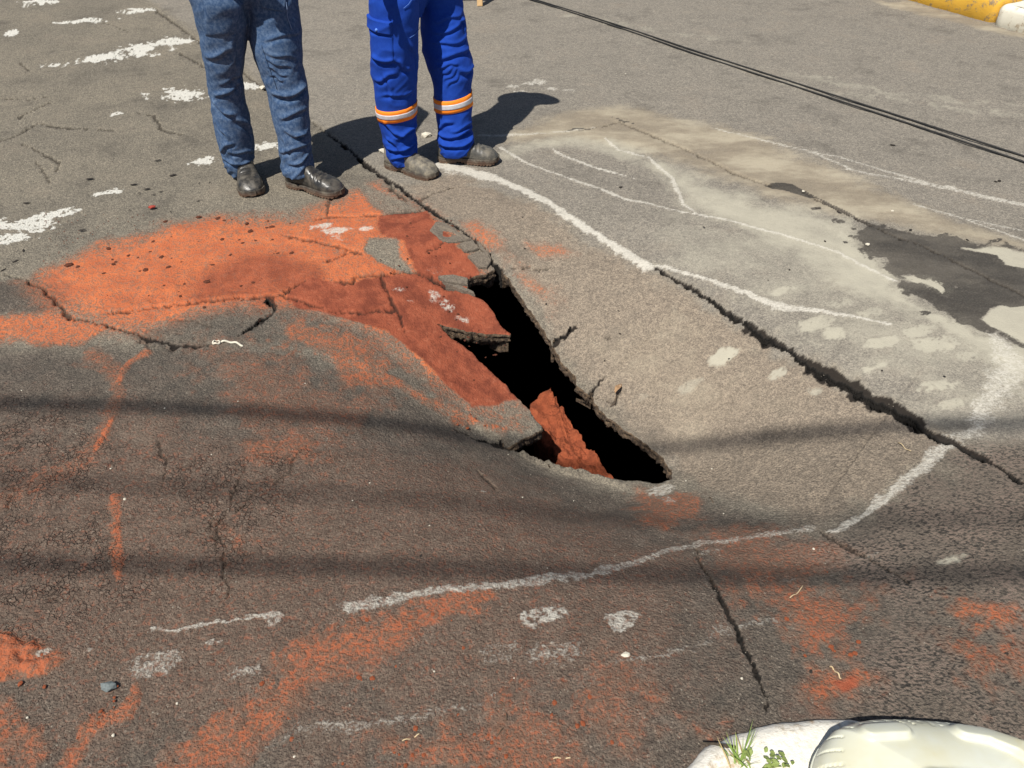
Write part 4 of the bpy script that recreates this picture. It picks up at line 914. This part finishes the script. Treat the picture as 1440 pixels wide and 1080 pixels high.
def person(label, legs, yaw, H, trouser_mat, shirt_mat, boots, arm_pose, cap_mat, hipc, lean=(0, 0)):
    """whole figure; the trousers follow the measured legs"""
    gz = 0.; root = empty('person', (hipc.x, hipc.y, 0)); tag(root, label, 'person', None)
    fx, fy = math.cos(yaw), math.sin(yaw); fwd = Vector((fx, fy, 0)); rt = Vector((fy, -fx, 0)); hip = Vector((hipc.x, hipc.y, .0))
    def at(r, f, z): return hip + rt*r + fwd*f + Vector((lean[0]*max(0, z-.9), lean[1]*max(0, z-.9), z))
    k = H/1.74
    # trousers
    V = []; F = []
    for lg in legs:
        v, f = lg.mesh_parts(); F += [tuple(i+len(V) for i in q) for q in f]; V += [tuple(x) for x in v]
    pv_ = []; n = 80
    for z, rx, ry in ((.70*k, .03, .04), (.74*k, .08, .055), (.79*k, .125, .075), (.83*k, .158, .098), (.88*k, .184, .125), (.94*k, .186, .130), (1.0*k, .172, .122), (1.04*k, .168, .118)):
        for q in range(n):
            a = 2*math.pi*q/n; pv_.append(hip + rt*rx*math.cos(a) + fwd*ry*math.sin(a) + Vector((0, 0, z)))
    f = grid_faces(8, n, True) + [tuple(range(n))[::-1], tuple(range(7*n, 8*n))]; F += [tuple(i+len(V) for i in q) for q in f]; V += [tuple(x) for x in pv_]
    me = fix(mesh_py('trousers', np.array(V)-np.array(root.location), F)); me = remesh(me, .0042, 1); me.name = 'trousers'
    link_mesh('trousers', me, trouser_mat, root)
    # body
    J = {}; B = []
    J['pelvis'] = (at(0, -.02, 1.0*k), (.11, .07)); J['belly'] = (at(0, .015, 1.08*k), (.135, .105)); J['chest'] = (at(0, .01, 1.27*k), (.16, .11)); J['collar'] = (at(0, -.005, 1.42*k), (.09, .075)); J['neck'] = (at(0, .005, 1.49*k), .055); J['skull0'] = (at(0, .025, 1.57*k), (.066, .075)); J['skull1'] = (at(0, .025, 1.645*k), (.076, .09)); J['skull2'] = (at(0, .02, 1.70*k), (.058, .07))
    J['nose'] = (at(0, .125, 1.60*k), .011)
    B += [('pelvis', 'belly'), ('belly', 'chest'), ('chest', 'collar'), ('collar', 'neck'), ('neck', 'skull0'), ('skull0', 'skull1'), ('skull1', 'skull2'), ('skull0', 'nose')]
    for sg, sn in ((1, 'r'), (-1, 'l')):
        sh, el, wr, fing = arm_pose[sn]
        J['sh'+sn] = (at(sg*.19, -.005, 1.40*k), .060); J['el'+sn] = (at(*el), .043); J['wr'+sn] = (at(*wr), .027); J['palm'+sn] = (at(*fing[0]), (.040, .018))
        B += [('collar', 'sh'+sn), ('sh'+sn, 'el'+sn), ('el'+sn, 'wr'+sn), ('wr'+sn, 'palm'+sn)]
        pd = (J['palm'+sn][0]-J['wr'+sn][0]).normalized(); across = Vector(fing[1][0]*rt + fing[1][1]*fwd + Vector((0, 0, fing[1][2]))); across = (across - pd*across.dot(pd)).normalized(); curl = pd.cross(across)
        for q, (o_, L) in enumerate(((-.030, .068), (-.010, .078), (.010, .074), (.030, .060))):
            b0 = J['palm'+sn][0] + pd*.035 + across*o_; b1 = b0+pd*L*.45+across*o_*.2; b2 = b1+pd*L*.33+curl*L*.18; b3 = b2+pd*L*.2+curl*L*.2
            for w_, (p, r_) in enumerate(((b0, .0095), (b1, .0088), (b2, .008), (b3, .007))): J[f'f{sn}{q}{w_}'] = (p, r_)
            B += [('palm'+sn, f'f{sn}{q}0')] + [(f'f{sn}{q}{w_}', f'f{sn}{q}{w_+1}') for w_ in range(3)]
        t0 = J['wr'+sn][0]+pd*.03-across*.036; t1 = t0+pd*.035-across*.022; t2 = t1+pd*.03-across*.004
        for w_, (p, r_) in enumerate(((t0, .012), (t1, .010), (t2, .0085))): J[f't{sn}{w_}'] = (p, r_)
        B += [('palm'+sn, f't{sn}0'), (f't{sn}0', f't{sn}1'), (f't{sn}1', f't{sn}2')]
        J['ear'+sn] = (at(sg*.080, .015, 1.60*k), (.012, .022)); B.append(('skull0', 'ear'+sn))
    for lg, sg, sn in ((legs[0], 1, 'r'), (legs[1], -1, 'l')):
        if True:
            for q, (zz, rr) in enumerate(((.62*k, .050), (.47*k, .05), (.30, .046), (.12, .034))):
                x, y, w = lg.ring(min(max(zz, lg.z0), lg.z1)); J[f'leg{sn}{q}'] = (Vector((x, y, zz)), min(rr, w*.75))
            J['hip'+sn] = (Vector((lg.ring(.9)[0], lg.ring(.9)[1], .92*k)), .055); B += [('pelvis', 'hip'+sn), ('hip'+sn, f'leg{sn}0')] + [(f'leg{sn}{q}', f'leg{sn}{q+1}') for q in range(3)]
    skin_body('body', J, B, SKIN, root)
    # shirt with sleeves
    SJ = {'pelvis': (at(0, 0, .97*k), (.175, .13)), 'belly': (at(0, .02, 1.10*k), (.17, .135)), 'chest': (at(0, .01, 1.27*k), (.19, .135)), 'collar': (at(0, -.005, 1.41*k), (.11, .09))}
    SB = [('pelvis', 'belly'), ('belly', 'chest'), ('chest', 'collar')]
    for sn in 'rl':
        sgn = 1 if sn == 'r' else -1; SJ['sh'+sn] = (J['sh'+sn][0], .078); SJ['el'+sn] = (J['el'+sn][0], .060); SJ['wr'+sn] = (J['el'+sn][0].lerp(J['wr'+sn][0], .88), .045); SB += [('collar', 'sh'+sn), ('sh'+sn, 'el'+sn), ('el'+sn, 'wr'+sn)]
    skin_body('shirt', SJ, SB, shirt_mat, root)
    # cap
    V = []; F = []; m_ = 24; off = Vector(root.location)
    for i in range(8):
        a = i/7*math.pi/2
        for q in range(m_):
            b = 2*math.pi*q/m_; V.append(at(.088*math.cos(a)*math.cos(b), .02+.105*math.cos(a)*math.sin(b), 1.655*k+.095*math.sin(a))-off)
    F = grid_faces(8, m_, True)
    cp_ = link_mesh('cap', fix(mesh_py('cap', V, F)), cap_mat, root); V = []
    for i in range(5):
        for q in range(13):
            b = math.pi*(q/12); r_ = 1+i/4*.62*math.sin(b); V.append(at(.088*math.cos(b)*(1+.12*i/4), .02+.105*math.sin(b)*r_, 1.66*k-.012*i/4*math.sin(b))-off)
    br_ = link_mesh('brim', mesh_py('brim', V, grid_faces(5, 13)), cap_mat, cp_); mo = br_.modifiers.new('t', 'SOLIDIFY'); mo.thickness = .004
    for (toe, hd, L, wd_, um, sd_) in boots: boot(toe, hd, L, wd_, um, SOLE, root, seed=sd_)
    return root, at

# -- the man in denim
def z1(x, y): return (240+x/3.6, y/3.6)
A_rows = [(0,269,346),(30,277,348),(65,283,348),(90,287,345),(111,291,341),(139,294,344),(167,299,351),(194,304,357),(217,311,359),(233,316,359),(244,320,357)]
B_rows = [(0,345,421),(30,347,424),(65,350,426),(94,363,427),(125,374,433),(153,380,436),(180,386,437),(204,390,439),(217,392,440),(233,394,443),(244,397,443)]
bA_toe = G(357, 279, 0); bA_toe.z = 0; hA = (.36, -.93)
bB_toe = G(482, 276, 0); bB_toe.z = 0; hB = (.93, -.42)
L1 = .31
ankA = Vector((bA_toe.x, bA_toe.y, 0)) - Vector((hA[0], hA[1], 0)).normalized()*(L1*.74); ankB = bB_toe - Vector((hB[0], hB[1], 0)).normalized()*(L1*.76)
hip1 = Vector(((ankA.x+ankB.x)/2-.02, (ankA.y+ankB.y)/2+.02, 0))
def mkleg(rows, Dh, Dt, hipx, hipy, seed):
    R = leg_profile(rows, Dh, Dt, 0); t_ = R[-1]; top = [(.88, (t_[1]+hipx*2)/3, hipy, t_[3]*.97), (.97, hipx, hipy, t_[3]*.85)]
    if t_[0] > .86: top = [(t_[0]+.06, hipx, hipy, t_[3]*.95), (t_[0]+.14, hipx, hipy, t_[3]*.85)]
    return Leg(R, top, 1.05, seed)
lA = mkleg(A_rows, ankA.y, hip1.y-.06, hip1.x-.10, hip1.y-.05, 1); lB = mkleg(B_rows, ankB.y, hip1.y+.06, hip1.x+.10, hip1.y+.05, 2)
for a, b, d, w in (((205,515),(330,590),.016,.010), ((330,590),(420,700),.014,.012), ((235,490),(350,425),.012,.010), ((250,770),(330,715),.010,.009), ((265,815),(440,830),.012,.008), ((300,760),(430,790),.010,.008), ((190,300),(330,250),.007,.012), ((260,420),(360,390),.008,.010), ((230,620),(300,700),.008,.010), ((335,180),(330,330),.012,.014), ((330,330),(345,470),.010,.012)): lA.fold(z1(*a), z1(*b), d, w)
for a, b, d, w in (((520,485),(700,470),.018,.012), ((500,330),(600,385),.008,.006), ((490,290),(620,350),.007,.006), ((480,250),(640,310),.006,.007), ((510,370),(580,400),.008,.006), ((480,190),(660,180),.006,.008), ((560,590),(700,560),.010,.010), ((580,660),(690,700),.010,.010), ((550,770),(720,735),.012,.009), ((600,835),(735,795),.013,.008), ((560,700),(610,780),.008,.010), ((640,700),(715,660),.010,.009)): lB.fold(z1(*a), z1(*b), d, w)
# the man's own right leg is on the left of the photo
k1, at1 = person('person in blue denim trousers and black leather shoes, left of the pair', [lA, lB], math.atan2(-.85, .42), 1.74, DENIM, DENIM_SHIRT,
    [(bA_toe, hA, L1, .118, BLACK_LEATHER, 1), (bB_toe, hB, L1, .112, BLACK_LEATHER, 2)],
    {'r': (0, (.28, -.02, 1.13), (.16, .19, 1.10), ((.08, .22, 1.10), (0, 0, 1))), 'l': (0, (-.28, -.02, 1.13), (-.16, .20, 1.06), ((-.08, .23, 1.05), (0, 0, 1)))}, simple('cap_cloth_mat', (.05, .06, .09), (.07, .08, .11)), hip1)
v, f = lA.patch([z1(140,-60), z1(330,-60), z1(328,172), z1(178,176)], .006); child('pocket', v, f, DENIM, k1)
def stitch(lg, pts, parent, r=.0011, mat=None):
    P = []
    for i in range(len(pts)-1):
        for k in range(10):
            s = k/10; th, z = lg.locate(pts[i][0]*(1-s)+pts[i+1][0]*s, pts[i][1]*(1-s)+pts[i+1][1]*s); P.append(lg.P(np.array(th), np.array(z), .0035))
    o0 = Vector(parent.location); link_mesh('seam', tube_mesh('seam', [Vector(p)-o0 for p in P], r, 5), mat or STITCH, parent)
stitch(lB, [z1(590,10), z1(600,80), z1(620,160)], k1, .0013); stitch(lB, [z1(470,210), z1(510,330), z1(550,450)], k1, .0012, DENIM)
bv_, bf_ = lB.patch([z1(440,-40), z1(585,-40), z1(580,55), z1(470,25)], .006); child('pocket', bv_, bf_, DENIM, k1)

# -- the man in blue work trousers with reflective bands
def z2(x, y): return (480+x/4.153, y/4.153)
A_rows = [(0,517,590),(36,517.5,590),(70,519,589),(104,521,587.5),(132,526,587),(156,529.5,586.5),(181,534,586.5),(205,539,587),(218,542,588),(228,546,588)]
B_rows = [(0,589,651),(24,590,655),(70,592,662),(86,597,667),(104,603,667),(132,609,665.5),(156,611.5,665),(181,613,664),(196,614,667),(206,615,667.5),(215,616,662)]
cA_toe = G(614, 252, 0); cA_toe.z = 0; gA = (.86, -.52); cB_toe = G(701, 228, 0); cB_toe.z = 0; gB = (1., -.06); L2 = .305
akA = cA_toe - Vector((gA[0], gA[1], 0)).normalized()*(L2*.76); akB = cB_toe - Vector((gB[0], gB[1], 0)).normalized()*(L2*.76)
hip2 = Vector(((akA.x+akB.x)/2-.01, (akA.y+akB.y)/2+.02, 0))
mA = mkleg(A_rows, akA.y, hip2.y-.13, hip2.x-.08, hip2.y-.10, 3); mB = mkleg(B_rows, akB.y, hip2.y+.13, hip2.x+.07, hip2.y+.10, 4)
for a, b, d, w in (((180,345),(320,350),.012,.010), ((320,350),(400,420),.010,.010), ((200,480),(330,420),.009,.010), ((230,560),(430,540),.006,.008), ((240,720),(370,800),.013,.010), ((330,800),(445,750),.013,.010), ((260,880),(440,850),.014,.009), ((290,930),(445,890),.010,.007), ((390,240),(440,420),.010,.012), ((250,800),(350,860),.010,.009), ((250,420),(300,560),.006,.01)): mA.fold(z2(*a), z2(*b), d, w)
for a, b, d, w in (((560,335),(770,300),.009,.010), ((545,190),(730,130),.008,.008), ((545,250),(740,240),.007,.008), ((560,380),(690,365),.006,.007), ((600,470),(690,395),.004,.006), ((620,500),(700,430),.004,.006), ((580,430),(680,375),.004,.006), ((700,420),(775,435),.012,.012), ((545,120),(700,90),.006,.008), ((560,800),(770,775),.014,.010), ((570,860),(775,825),.014,.009), ((560,760),(660,700),.009,.010), ((640,760),(765,735),.009,.009), ((700,110),(730,200),.008,.010)): mB.fold(z2(*a), z2(*b), d, w)
hd_t = mA.locate(*z2(300, 60)); hp = mA.P(np.array(hd_t[0]), np.array(hd_t[1])); hand = Vector(hp)+TO_SUN/TO_SUN.z*.24; hl = hand-Vector((hip2.x, hip2.y, 0)); yaw2 = math.atan2(-.30, .95)
f2 = Vector((math.cos(yaw2), math.sin(yaw2), 0)); r2 = Vector((f2.y, -f2.x, 0)); hr, hf = hl.dot(r2), hl.dot(f2)
k2, at2 = person('person in bright blue work trousers with orange and silver bands', [mA, mB], yaw2, 1.72, BLUE, BLUE,
    [(cA_toe, gA, L2, .112, GREY_LEATHER, 3), (cB_toe, gB, L2, .110, GREY_LEATHER2, 4)],
    {'r': (0, (.29, -.03, 1.14), (hr, hf-.02, hl.z+.10), ((hr, hf, hl.z+.03), (1, .3, 0))), 'l': (0, (-.29, -.06, 1.13), (-.26, .06, .90), ((-.25, .09, .83), (.1, 1, 0)))}, simple('cap_cloth_blue_mat', (.02, .05, .2), (.02, .05, .2)), hip2)
SILVER = simple('reflective_silver_mat', (.60, .60, .63), (.48, .48, .52), 60, .45, spec=.6); ORANGE = simple('fluorescent_orange_mat', (.95, .27, .02), (.90, .24, .02), 60, .7)
for lg, (x0, yt, yb) in ((mA, (330, 640, 695)), (mB, (660, 578, 640))):
    z_t = lg.locate(*z2(x0, yt-6))[1]; z_b = lg.locate(*z2(x0, yb+8))[1]; h = z_t-z_b
    v, f = lg.strip(z_b, z_t, .012, .0045); bnd = child('reflective_band', v, f, ORANGE, k2); v, f = lg.strip(z_b+h*.31, z_b+h*.69, .012, .0065); child('silver_strip', v, f, SILVER, bnd)
v, f = mA.patch([z2(165,190), z2(312,190), z2(318,345), z2(172,345)], .006); child('cargo_pocket', v, f, BLUE, k2)
v, f = mA.patch([z2(140,100), z2(310,110), z2(306,190), z2(146,168)], .013); fl = child('pocket_flap', v, f, BLUE, k2)
th, z = mA.locate(*z2(217, 160)); p = Vector(mA.P(np.array(th), np.array(z), .014))-Vector(k2.location); link_mesh('button', tube_mesh('button', [p+Vector((0, .004, 0)), p+Vector((0, -.004, 0))], .006, 14), simple('button_mat', (.10, .25, .75), (.12, .28, .8), spec=.5), fl)
LBLUE = simple('stitch_blue_mat', (.10, .22, .62), (.08, .18, .5), 80)
stitch(mA, [z2(372,40), z2(400,20), z2(420,-10)], k2, .0012, LBLUE); stitch(mA, [z2(400,215), z2(435,205), z2(462,185)], k2, .0012, LBLUE)

# ------------------------------------------------------------------ small things lying about
def rock_mesh(name, seed, flat=.6, rough=.45, sub=1):
    bm = bmesh.new(); bmesh.ops.create_icosphere(bm, subdivisions=sub, radius=1); r_ = random.Random(seed); o = Vector((r_.random()*50, r_.random()*50, 0))
    for v in bm.verts:
        n = fbm(np.array([v.co.x*1.1+o.x+v.co.z*.7]), np.array([v.co.y*1.1+o.y-v.co.z*.5]), 3, seed)[0]-.5
        v.co *= 1+n*rough*2; v.co.z *= flat
        if v.co.z < -.35*flat: v.co.z = -.35*flat
    me = bpy.data.meshes.new(name); bm.to_mesh(me); bm.free(); return me
def put(name, me, px, py, size, rz=0., label=None, cat=None, group=None, sink=.3, sc=(1, 1, 1)):
    g = G(px, py); o = bpy.data.objects.new(name, me); COL.objects.link(o); o.location = (g.x, g.y, g.z+size*sink+.002); o.scale = (size*sc[0], size*sc[1], size*sc[2]); o.rotation_euler = (0, 0, rz); tag(o, label, cat, group); return o
grey_stone = simple('grey_stone_mat', (.20, .23, .23), (.13, .15, .15), 3, .85, 14, .3, .02); pale_stone = simple('pale_stone_mat', (.70, .66, .55), (.55, .50, .40), 3, .9, 14, .3, .02)
brown_clod = simple('clod_mat', (.17, .055, .03), (.11, .04, .022), 2, .95, 9, .6, .05); dark_clod = simple('dark_crumb_mat', (.055, .045, .038), (.035, .03, .026), 2, .95, 9, .6, .05); red_clod = simple('red_clod_mat', (.36, .06, .045), (.30, .05, .03), 3, .9)
rk = [rock_mesh('stone', i) for i in range(6)]
def with_mat(me, m): 
    c = me.copy(); c.materials.append(m); c.polygons.foreach_set('use_smooth', [False]*len(c.polygons)); return c
gs = with_mat(rock_mesh('stone', 31, .7, .45, 1), grey_stone); put('stone', gs, 155, 967, .0175, .3, 'blue grey angular stone beside an orange soil streak at lower left', 'stone', sc=(1.15, .8, .8))
ps = with_mat(rock_mesh('stone', 33, .6, .45, 1), pale_stone); put('stone', ps, 880, 923, .0105, .5, 'white flat stone on the chalk line at lower centre', 'stone', sc=(1.2, .8, .8))
put('stone', with_mat(rk[2], pale_stone), 599, 193, .03, .2, 'pale lump of mortar between the blue trouser legs', 'stone', sc=(1, .8, 1))
put('stone', with_mat(rk[1], pale_stone), 538, 214, .022, .7, 'pale lump of mortar beside the blue trouser hem', 'stone')
put('stone', with_mat(rk[1], pale_stone), 370, 125, .022, .2, 'small white stone behind the denim trouser legs', 'stone')
pm = [with_mat(q, pale_stone) for q in rk]
for i, (a, b, s) in enumerate(((195,585,.008),(240,590,.006),(155,660,.006),(175,703,.009),(335,565,.005),(297,640,.005),(232,575,.006),(160,1035,.008),(415,1065,.007),(605,740,.005),(735,700,.005),(807,705,.005),(520,680,.005),(495,705,.005),(690,800,.005),(770,800,.004),(945,783,.006),(1018,723,.006),(1143,773,.009),(1043,955,.007),(1000,660,.006),(964,677,.005),(870,785,.004),(600,915,.006),(722,955,.006),(810,950,.006),(855,905,.004),(610,945,.005),(85,740,.006),(30,550,.006),(430,540,.005),(715,640,.004),(1220,345,.02),(1130,270,.015),(880,105,.012),(1255,298,.018),(250,990,.006),(40,1010,.006),(450,790,.004),(410,850,.004))):
    put('pebble', pm[i % 6], a+random.uniform(-1, 1), b, s*.5, random.uniform(0, 6), 'tiny pale pebble on the ' + ('silty road at upper right' if a > 850 and b < 400 else 'dark asphalt left of the hole' if b < 720 and a < 500 else 'asphalt below the sunken hole' if b < 830 and a > 480 else 'near asphalt at the bottom of the view'), 'pebble', 'pale pebbles scattered on the asphalt')
cm = [with_mat(q, brown_clod) for q in rk]; dm = [with_mat(q, dark_clod) for q in rk]
r_ = random.Random(5); made = 0
for k in range(46):
    q = r_.random(); a, b = (545+150*q+r_.gauss(0, 16), 400+95*q+r_.gauss(0, 20)) if k % 3 else (r_.uniform(535, 640), r_.uniform(305, 375))
    put('soil_clod', cm[k % 6], a, b, r_.choice([.003, .004, .005, .007]), k, 'brown earth crumb on the damp red slab ' + ('left of the hole' if k % 3 else 'above the hole'), 'soil clod', 'crumbs on the damp red slab', sc=(1, .8, .8))
fan_c = np.array([(230,325),(310,310),(420,310),(480,370),(420,420),(300,440),(160,440),(80,400)], float)
while made < 110:
    a, b = r_.uniform(80, 480), r_.uniform(295, 440)
    if not inside(np.array([a]), np.array([b]), fan_c)[0]: continue
    if r_.random() < .45 and (b-300)/130 > .55: continue
    s = r_.choice([.004, .005, .006, .007, .009]) if r_.random() < .93 else .014
    put('soil_clod', cm[made % 6], a, b, s, r_.uniform(0, 6), 'dark brown crumb of earth on the ' + ('right part of the orange soil' if a > 320 else 'left part of the orange soil'), 'soil clod', 'crumbs of earth on the orange soil', sc=(1, .9, .9)); made += 1
for i, (a, b, s) in enumerate(((280,307,.013),(307,309,.014),(313,339,.012),(300,375,.012),(238,378,.012),(233,363,.010),(360,340,.009),(233,313,.011),(216,342,.011),(376,322,.009),(98,375,.016),(110,377,.012),(160,373,.010),(245,327,.009),(347,316,.010),(153,351,.010))):
    put('soil_clod', cm[i % 6], a, b, s, i, 'larger brown earth clod ' + ('at the left end of the orange soil' if a < 180 else 'along the upper edge of the orange soil' if b < 330 else 'in the middle of the orange soil'), 'soil clod', 'larger clods on the orange soil', sc=(1.1, .9, .8))
for i, (a, b, s) in enumerate(((38,286,.028),(116,324,.024),(126,252,.032),(188,260,.026),(207,266,.026),(243,247,.032),(222,226,.026),(196,272,.014),(216,274,.016),(226,270,.016),(279,283,.014),(22,368,.025),(5,380,.020),(240,298,.012),(280,258,.012),(295,257,.012),(182,296,.011),(158,228,.010),(330,283,.010),(110,192,.010),(33,353,.018),(306,297,.013),(110,300,.008))):
    put('asphalt_crumb', dm[i % 6], a, b, s, .1*i, 'flat dark asphalt crumb ' + ('on the road left of the denim trousers' if a > 180 else 'near the worn white paint at left edge'), 'asphalt crumb', 'dark crumbs on the upper left road', sc=(.7, .26, .10), sink=.03)
for i, (a, b, s) in enumerate(((895,735,.010),(592,782,.012),(901,998,.009),(818,989,.010),(843,988,.010),(738,350,.014),(775,365,.010),(768,428,.012),(850,508,.010),(872,470,.012),(873,264,.022),(822,308,.014),(990,320,.014),(735,306,.012),(780,297,.008),(870,438,.010),(855,442,.007),(1110,380,.014),(1080,395,.012),(1025,505,.010),(1240,522,.012),(1328,530,.010),(1415,920,.012),(1140,945,.014),(1180,300,.03),(1150,294,.03),(1280,324,.02),(1360,338,.016),(1255,205,.03),(1405,255,.03),(1400,256,.02),(1265,338,.016),(1312,355,.012),(1160,340,.015))):
    put('asphalt_crumb', dm[i % 6], a, b, s, i, 'small dark crumb of asphalt ' + ('on the road beside the wet patch' if a > 1100 and b < 400 else 'on the near asphalt below the hole' if b > 700 else 'on the tan slab right of the hole'), 'asphalt crumb', 'dark crumbs right of the hole', sc=(.5, .34, .15), sink=.05)
orange_clod = simple('orange_clod_mat', (.42, .12, .05), (.30, .08, .035), 2, .95, 9, .6, .05); om = [with_mat(q, orange_clod) for q in rk]; r_ = random.Random(8)
for (x0, y0, x1, y1, w_, n_) in ((640,860,300,1050,45,44), (520,1060,840,1020,40,40), (20,930,70,940,22,14), (170,975,100,1050,12,10), (1120,850,1190,960,45,18), (640,585,690,602,10,6)):
    for k in range(n_):
        f_ = r_.random(); put('soil_clod', om[k % 6], x0+(x1-x0)*f_+r_.gauss(0, w_*.6), y0+(y1-y0)*f_+r_.gauss(0, w_*.6), r_.choice([.0025, .003, .004, .005, .007]), r_.uniform(0, 6), 'small orange lump ' + ('beside the bent root at lower right' if x0 == 1120 else 'on the pile at the left edge' if x0 == 20 else 'on the tip of the broken slab' if y0 == 585 else 'on the orange streak by the grey stone' if x0 == 170 else 'on the long diagonal orange smear' if x0 == 640 else 'on the orange smear at the bottom edge'), 'soil clod', 'lumps of orange soil on the near asphalt', sc=(1, .9, .8))
put('soil_clod', with_mat(rk[3], red_clod), 214, 293, .016, .2, 'dull red fragment on the grey road above the orange soil', 'soil clod', sc=(1.1, .8, .8))
# stuff: fine grit that no one could count, as real grains on the road near the viewer
gV = []; gF = []; r_ = np.random.default_rng(3); base_t = np.array([(0, 0, 1), (1, 0, -.3), (-.5, .87, -.3), (-.5, -.87, -.3)])
def grit(n, px0, px1, py0, py1, smin, smax, test=None):
    V = []; F = []
    for k in range(n):
        a, b = r_.uniform(px0, px1), r_.uniform(py0, py1); d = ray(a, b); t_ = -CAM_H/d[2]
        V.append((d[0]*t_, d[1]*t_))
    V = np.array(V); m = ~inside(V[:, 0], V[:, 1], HOLE); V = V[m]; z = road_z(V[:, 0], V[:, 1]) + sstep(30, 9, np.hypot(V[:, 0], V[:, 1]))*((fbm(V[:, 0]*2.2, V[:, 1]*2.2, 5, 11)-.5)*.02 + (fbm(V[:, 0]*9, V[:, 1]*9, 4, 21)-.5)*.006)
    out = []; 
    for i in range(len(V)):
        s = r_.uniform(smin, smax); an = r_.uniform(0, 6.28); c_, s_ = math.cos(an), math.sin(an); q = base_t*s*r_.uniform(.6, 1.4, (4, 3)); out.append(np.stack([V[i, 0]+q[:, 0]*c_-q[:, 1]*s_, V[i, 1]+q[:, 0]*s_+q[:, 1]*c_, z[i]+q[:, 2]*.6+.002+s*.2], -1))
        j = i*4; F += [(j, j+1, j+2), (j, j+2, j+3), (j, j+3, j+1)]
    return np.concatenate(out), np.array(F)
v, f = grit(2600, -150, 1590, 480, 1090, .0010, .0028); o = link_mesh('road_grit', mesh_np('road_grit', v, f), simple('grit_mat', (.30, .27, .22), (.16, .13, .10), 60, .95), smooth=False); tag(o, 'fine pale grit scattered over the near asphalt', 'grit', kind='stuff')
v, f = grit(900, 60, 480, 300, 450, .0015, .004); o = link_mesh('soil_grit', mesh_np('soil_grit', v, f), brown_clod, smooth=False); tag(o, 'fine brown crumbs scattered over the orange soil', 'soil crumbs', kind='stuff')
# twigs, straws and a dry leaf
twig_mat = simple('twig_mat', (.07, .05, .035), (.12, .08, .05), 60); straw_mat = simple('straw_mat', (.60, .48, .30), (.50, .38, .22), 60)
def twig(pts, r, mat, label, name='twig', cat='twig'):
    P = [G(a, b) for a, b in pts]; Q = []
    for i in range(len(P)-1):
        for k in range(4): Q.append(P[i].lerp(P[i+1], k/4))
    Q.append(P[-1])
    for _ in range(2): Q = [Q[0]] + [(Q[i-1]+2*Q[i]+Q[i+1])/4 for i in range(1, len(Q)-1)] + [Q[-1]]
    Q = [q+Vector((0, 0, r+.003+.004*math.sin(i))) for i, q in enumerate(Q)]
    tag(link_mesh(name, tube_mesh(name, Q, r, 6), mat), label, cat)
twig([(704,988),(711,996),(713,1010),(709,1024),(700,1035)], .0016, twig_mat, 'curved dark brown twig on the orange dusted asphalt at bottom centre')
twig([(566,1043),(578,1040),(590,1034)], .0014, straw_mat, 'short pale straw on the orange soil left of the curved twig', 'straw', 'straw')
twig([(778,1068),(790,1067),(802,1068)], .0015, straw_mat, 'short pale straw lying flat at the bottom edge', 'straw', 'straw')
twig([(1166,939),(1172,942),(1178,950),(1182,955)], .0018, straw_mat, 'thin bent pale root beside the damp red soil patch', 'root', 'root')
twig([(1110,842),(1120,836),(1128,826)], .0013, straw_mat, 'thin pale straw on the orange patch at lower right', 'straw', 'straw')
twig([(1262,624),(1272,630),(1280,637)], .0012, straw_mat, 'thin pale straw beside the chalk line at right', 'straw', 'straw')
twig([(997,700),(1003,708)], .0014, twig_mat, 'short dark twig right of the lower end of the hole')
twig([(858,573),(864,570),(866,560),(868,552)], .0014, twig_mat, 'thin dark stem of the dry leaf by the hole'); 
g0 = G(869, 549); Vl = []
for i in range(9):
    s = i/8; w = .010*math.sin(math.pi*min(1, s*.9+.08)); 
    for j in (-1, 0, 1): Vl.append((j*w, (s-.5)*.06, .006+.010*abs(j)+.006*math.sin(s*5)))
o = link_mesh('dry_leaf', mesh_py('dry_leaf', Vl, grid_faces(9, 3)), simple('dry_leaf_mat', (.42, .27, .15), (.30, .18, .10), 80), loc=g0+Vector((0, 0, .002))); o.rotation_euler = (0, 0, -.5); mo = o.modifiers.new('t', 'SOLIDIFY'); mo.thickness = .0012; tag(o, 'curled brown dry leaf on the slab right of the hole', 'leaf')
# crushed bottle cap / ring of pale plastic on the torn edge
g0 = G(305, 484); V = []
for i in range(25):
    an = i/24*2*math.pi; V += [(math.cos(an)*.016, math.sin(an)*.013, .004+.003*math.sin(an*3)) , (math.cos(an)*.010, math.sin(an)*.008, .009+.003*math.sin(an*3))]
F = [(2*i, 2*i+2, 2*i+3, 2*i+1) for i in range(24)]
o = link_mesh('plastic_ring', mesh_py('plastic_ring', V, F), pale_stone, loc=g0+Vector((0, 0, .004))); mo = o.modifiers.new('t', 'SOLIDIFY'); mo.thickness = .003; tag(o, 'crumpled pale ring of litter on the torn dark edge at left', 'litter')
twig([(312,483),(322,482),(334,485),(342,488)], .004, pale_stone, 'pale crumpled strip of litter beside the pale ring', 'litter_strip', 'litter')
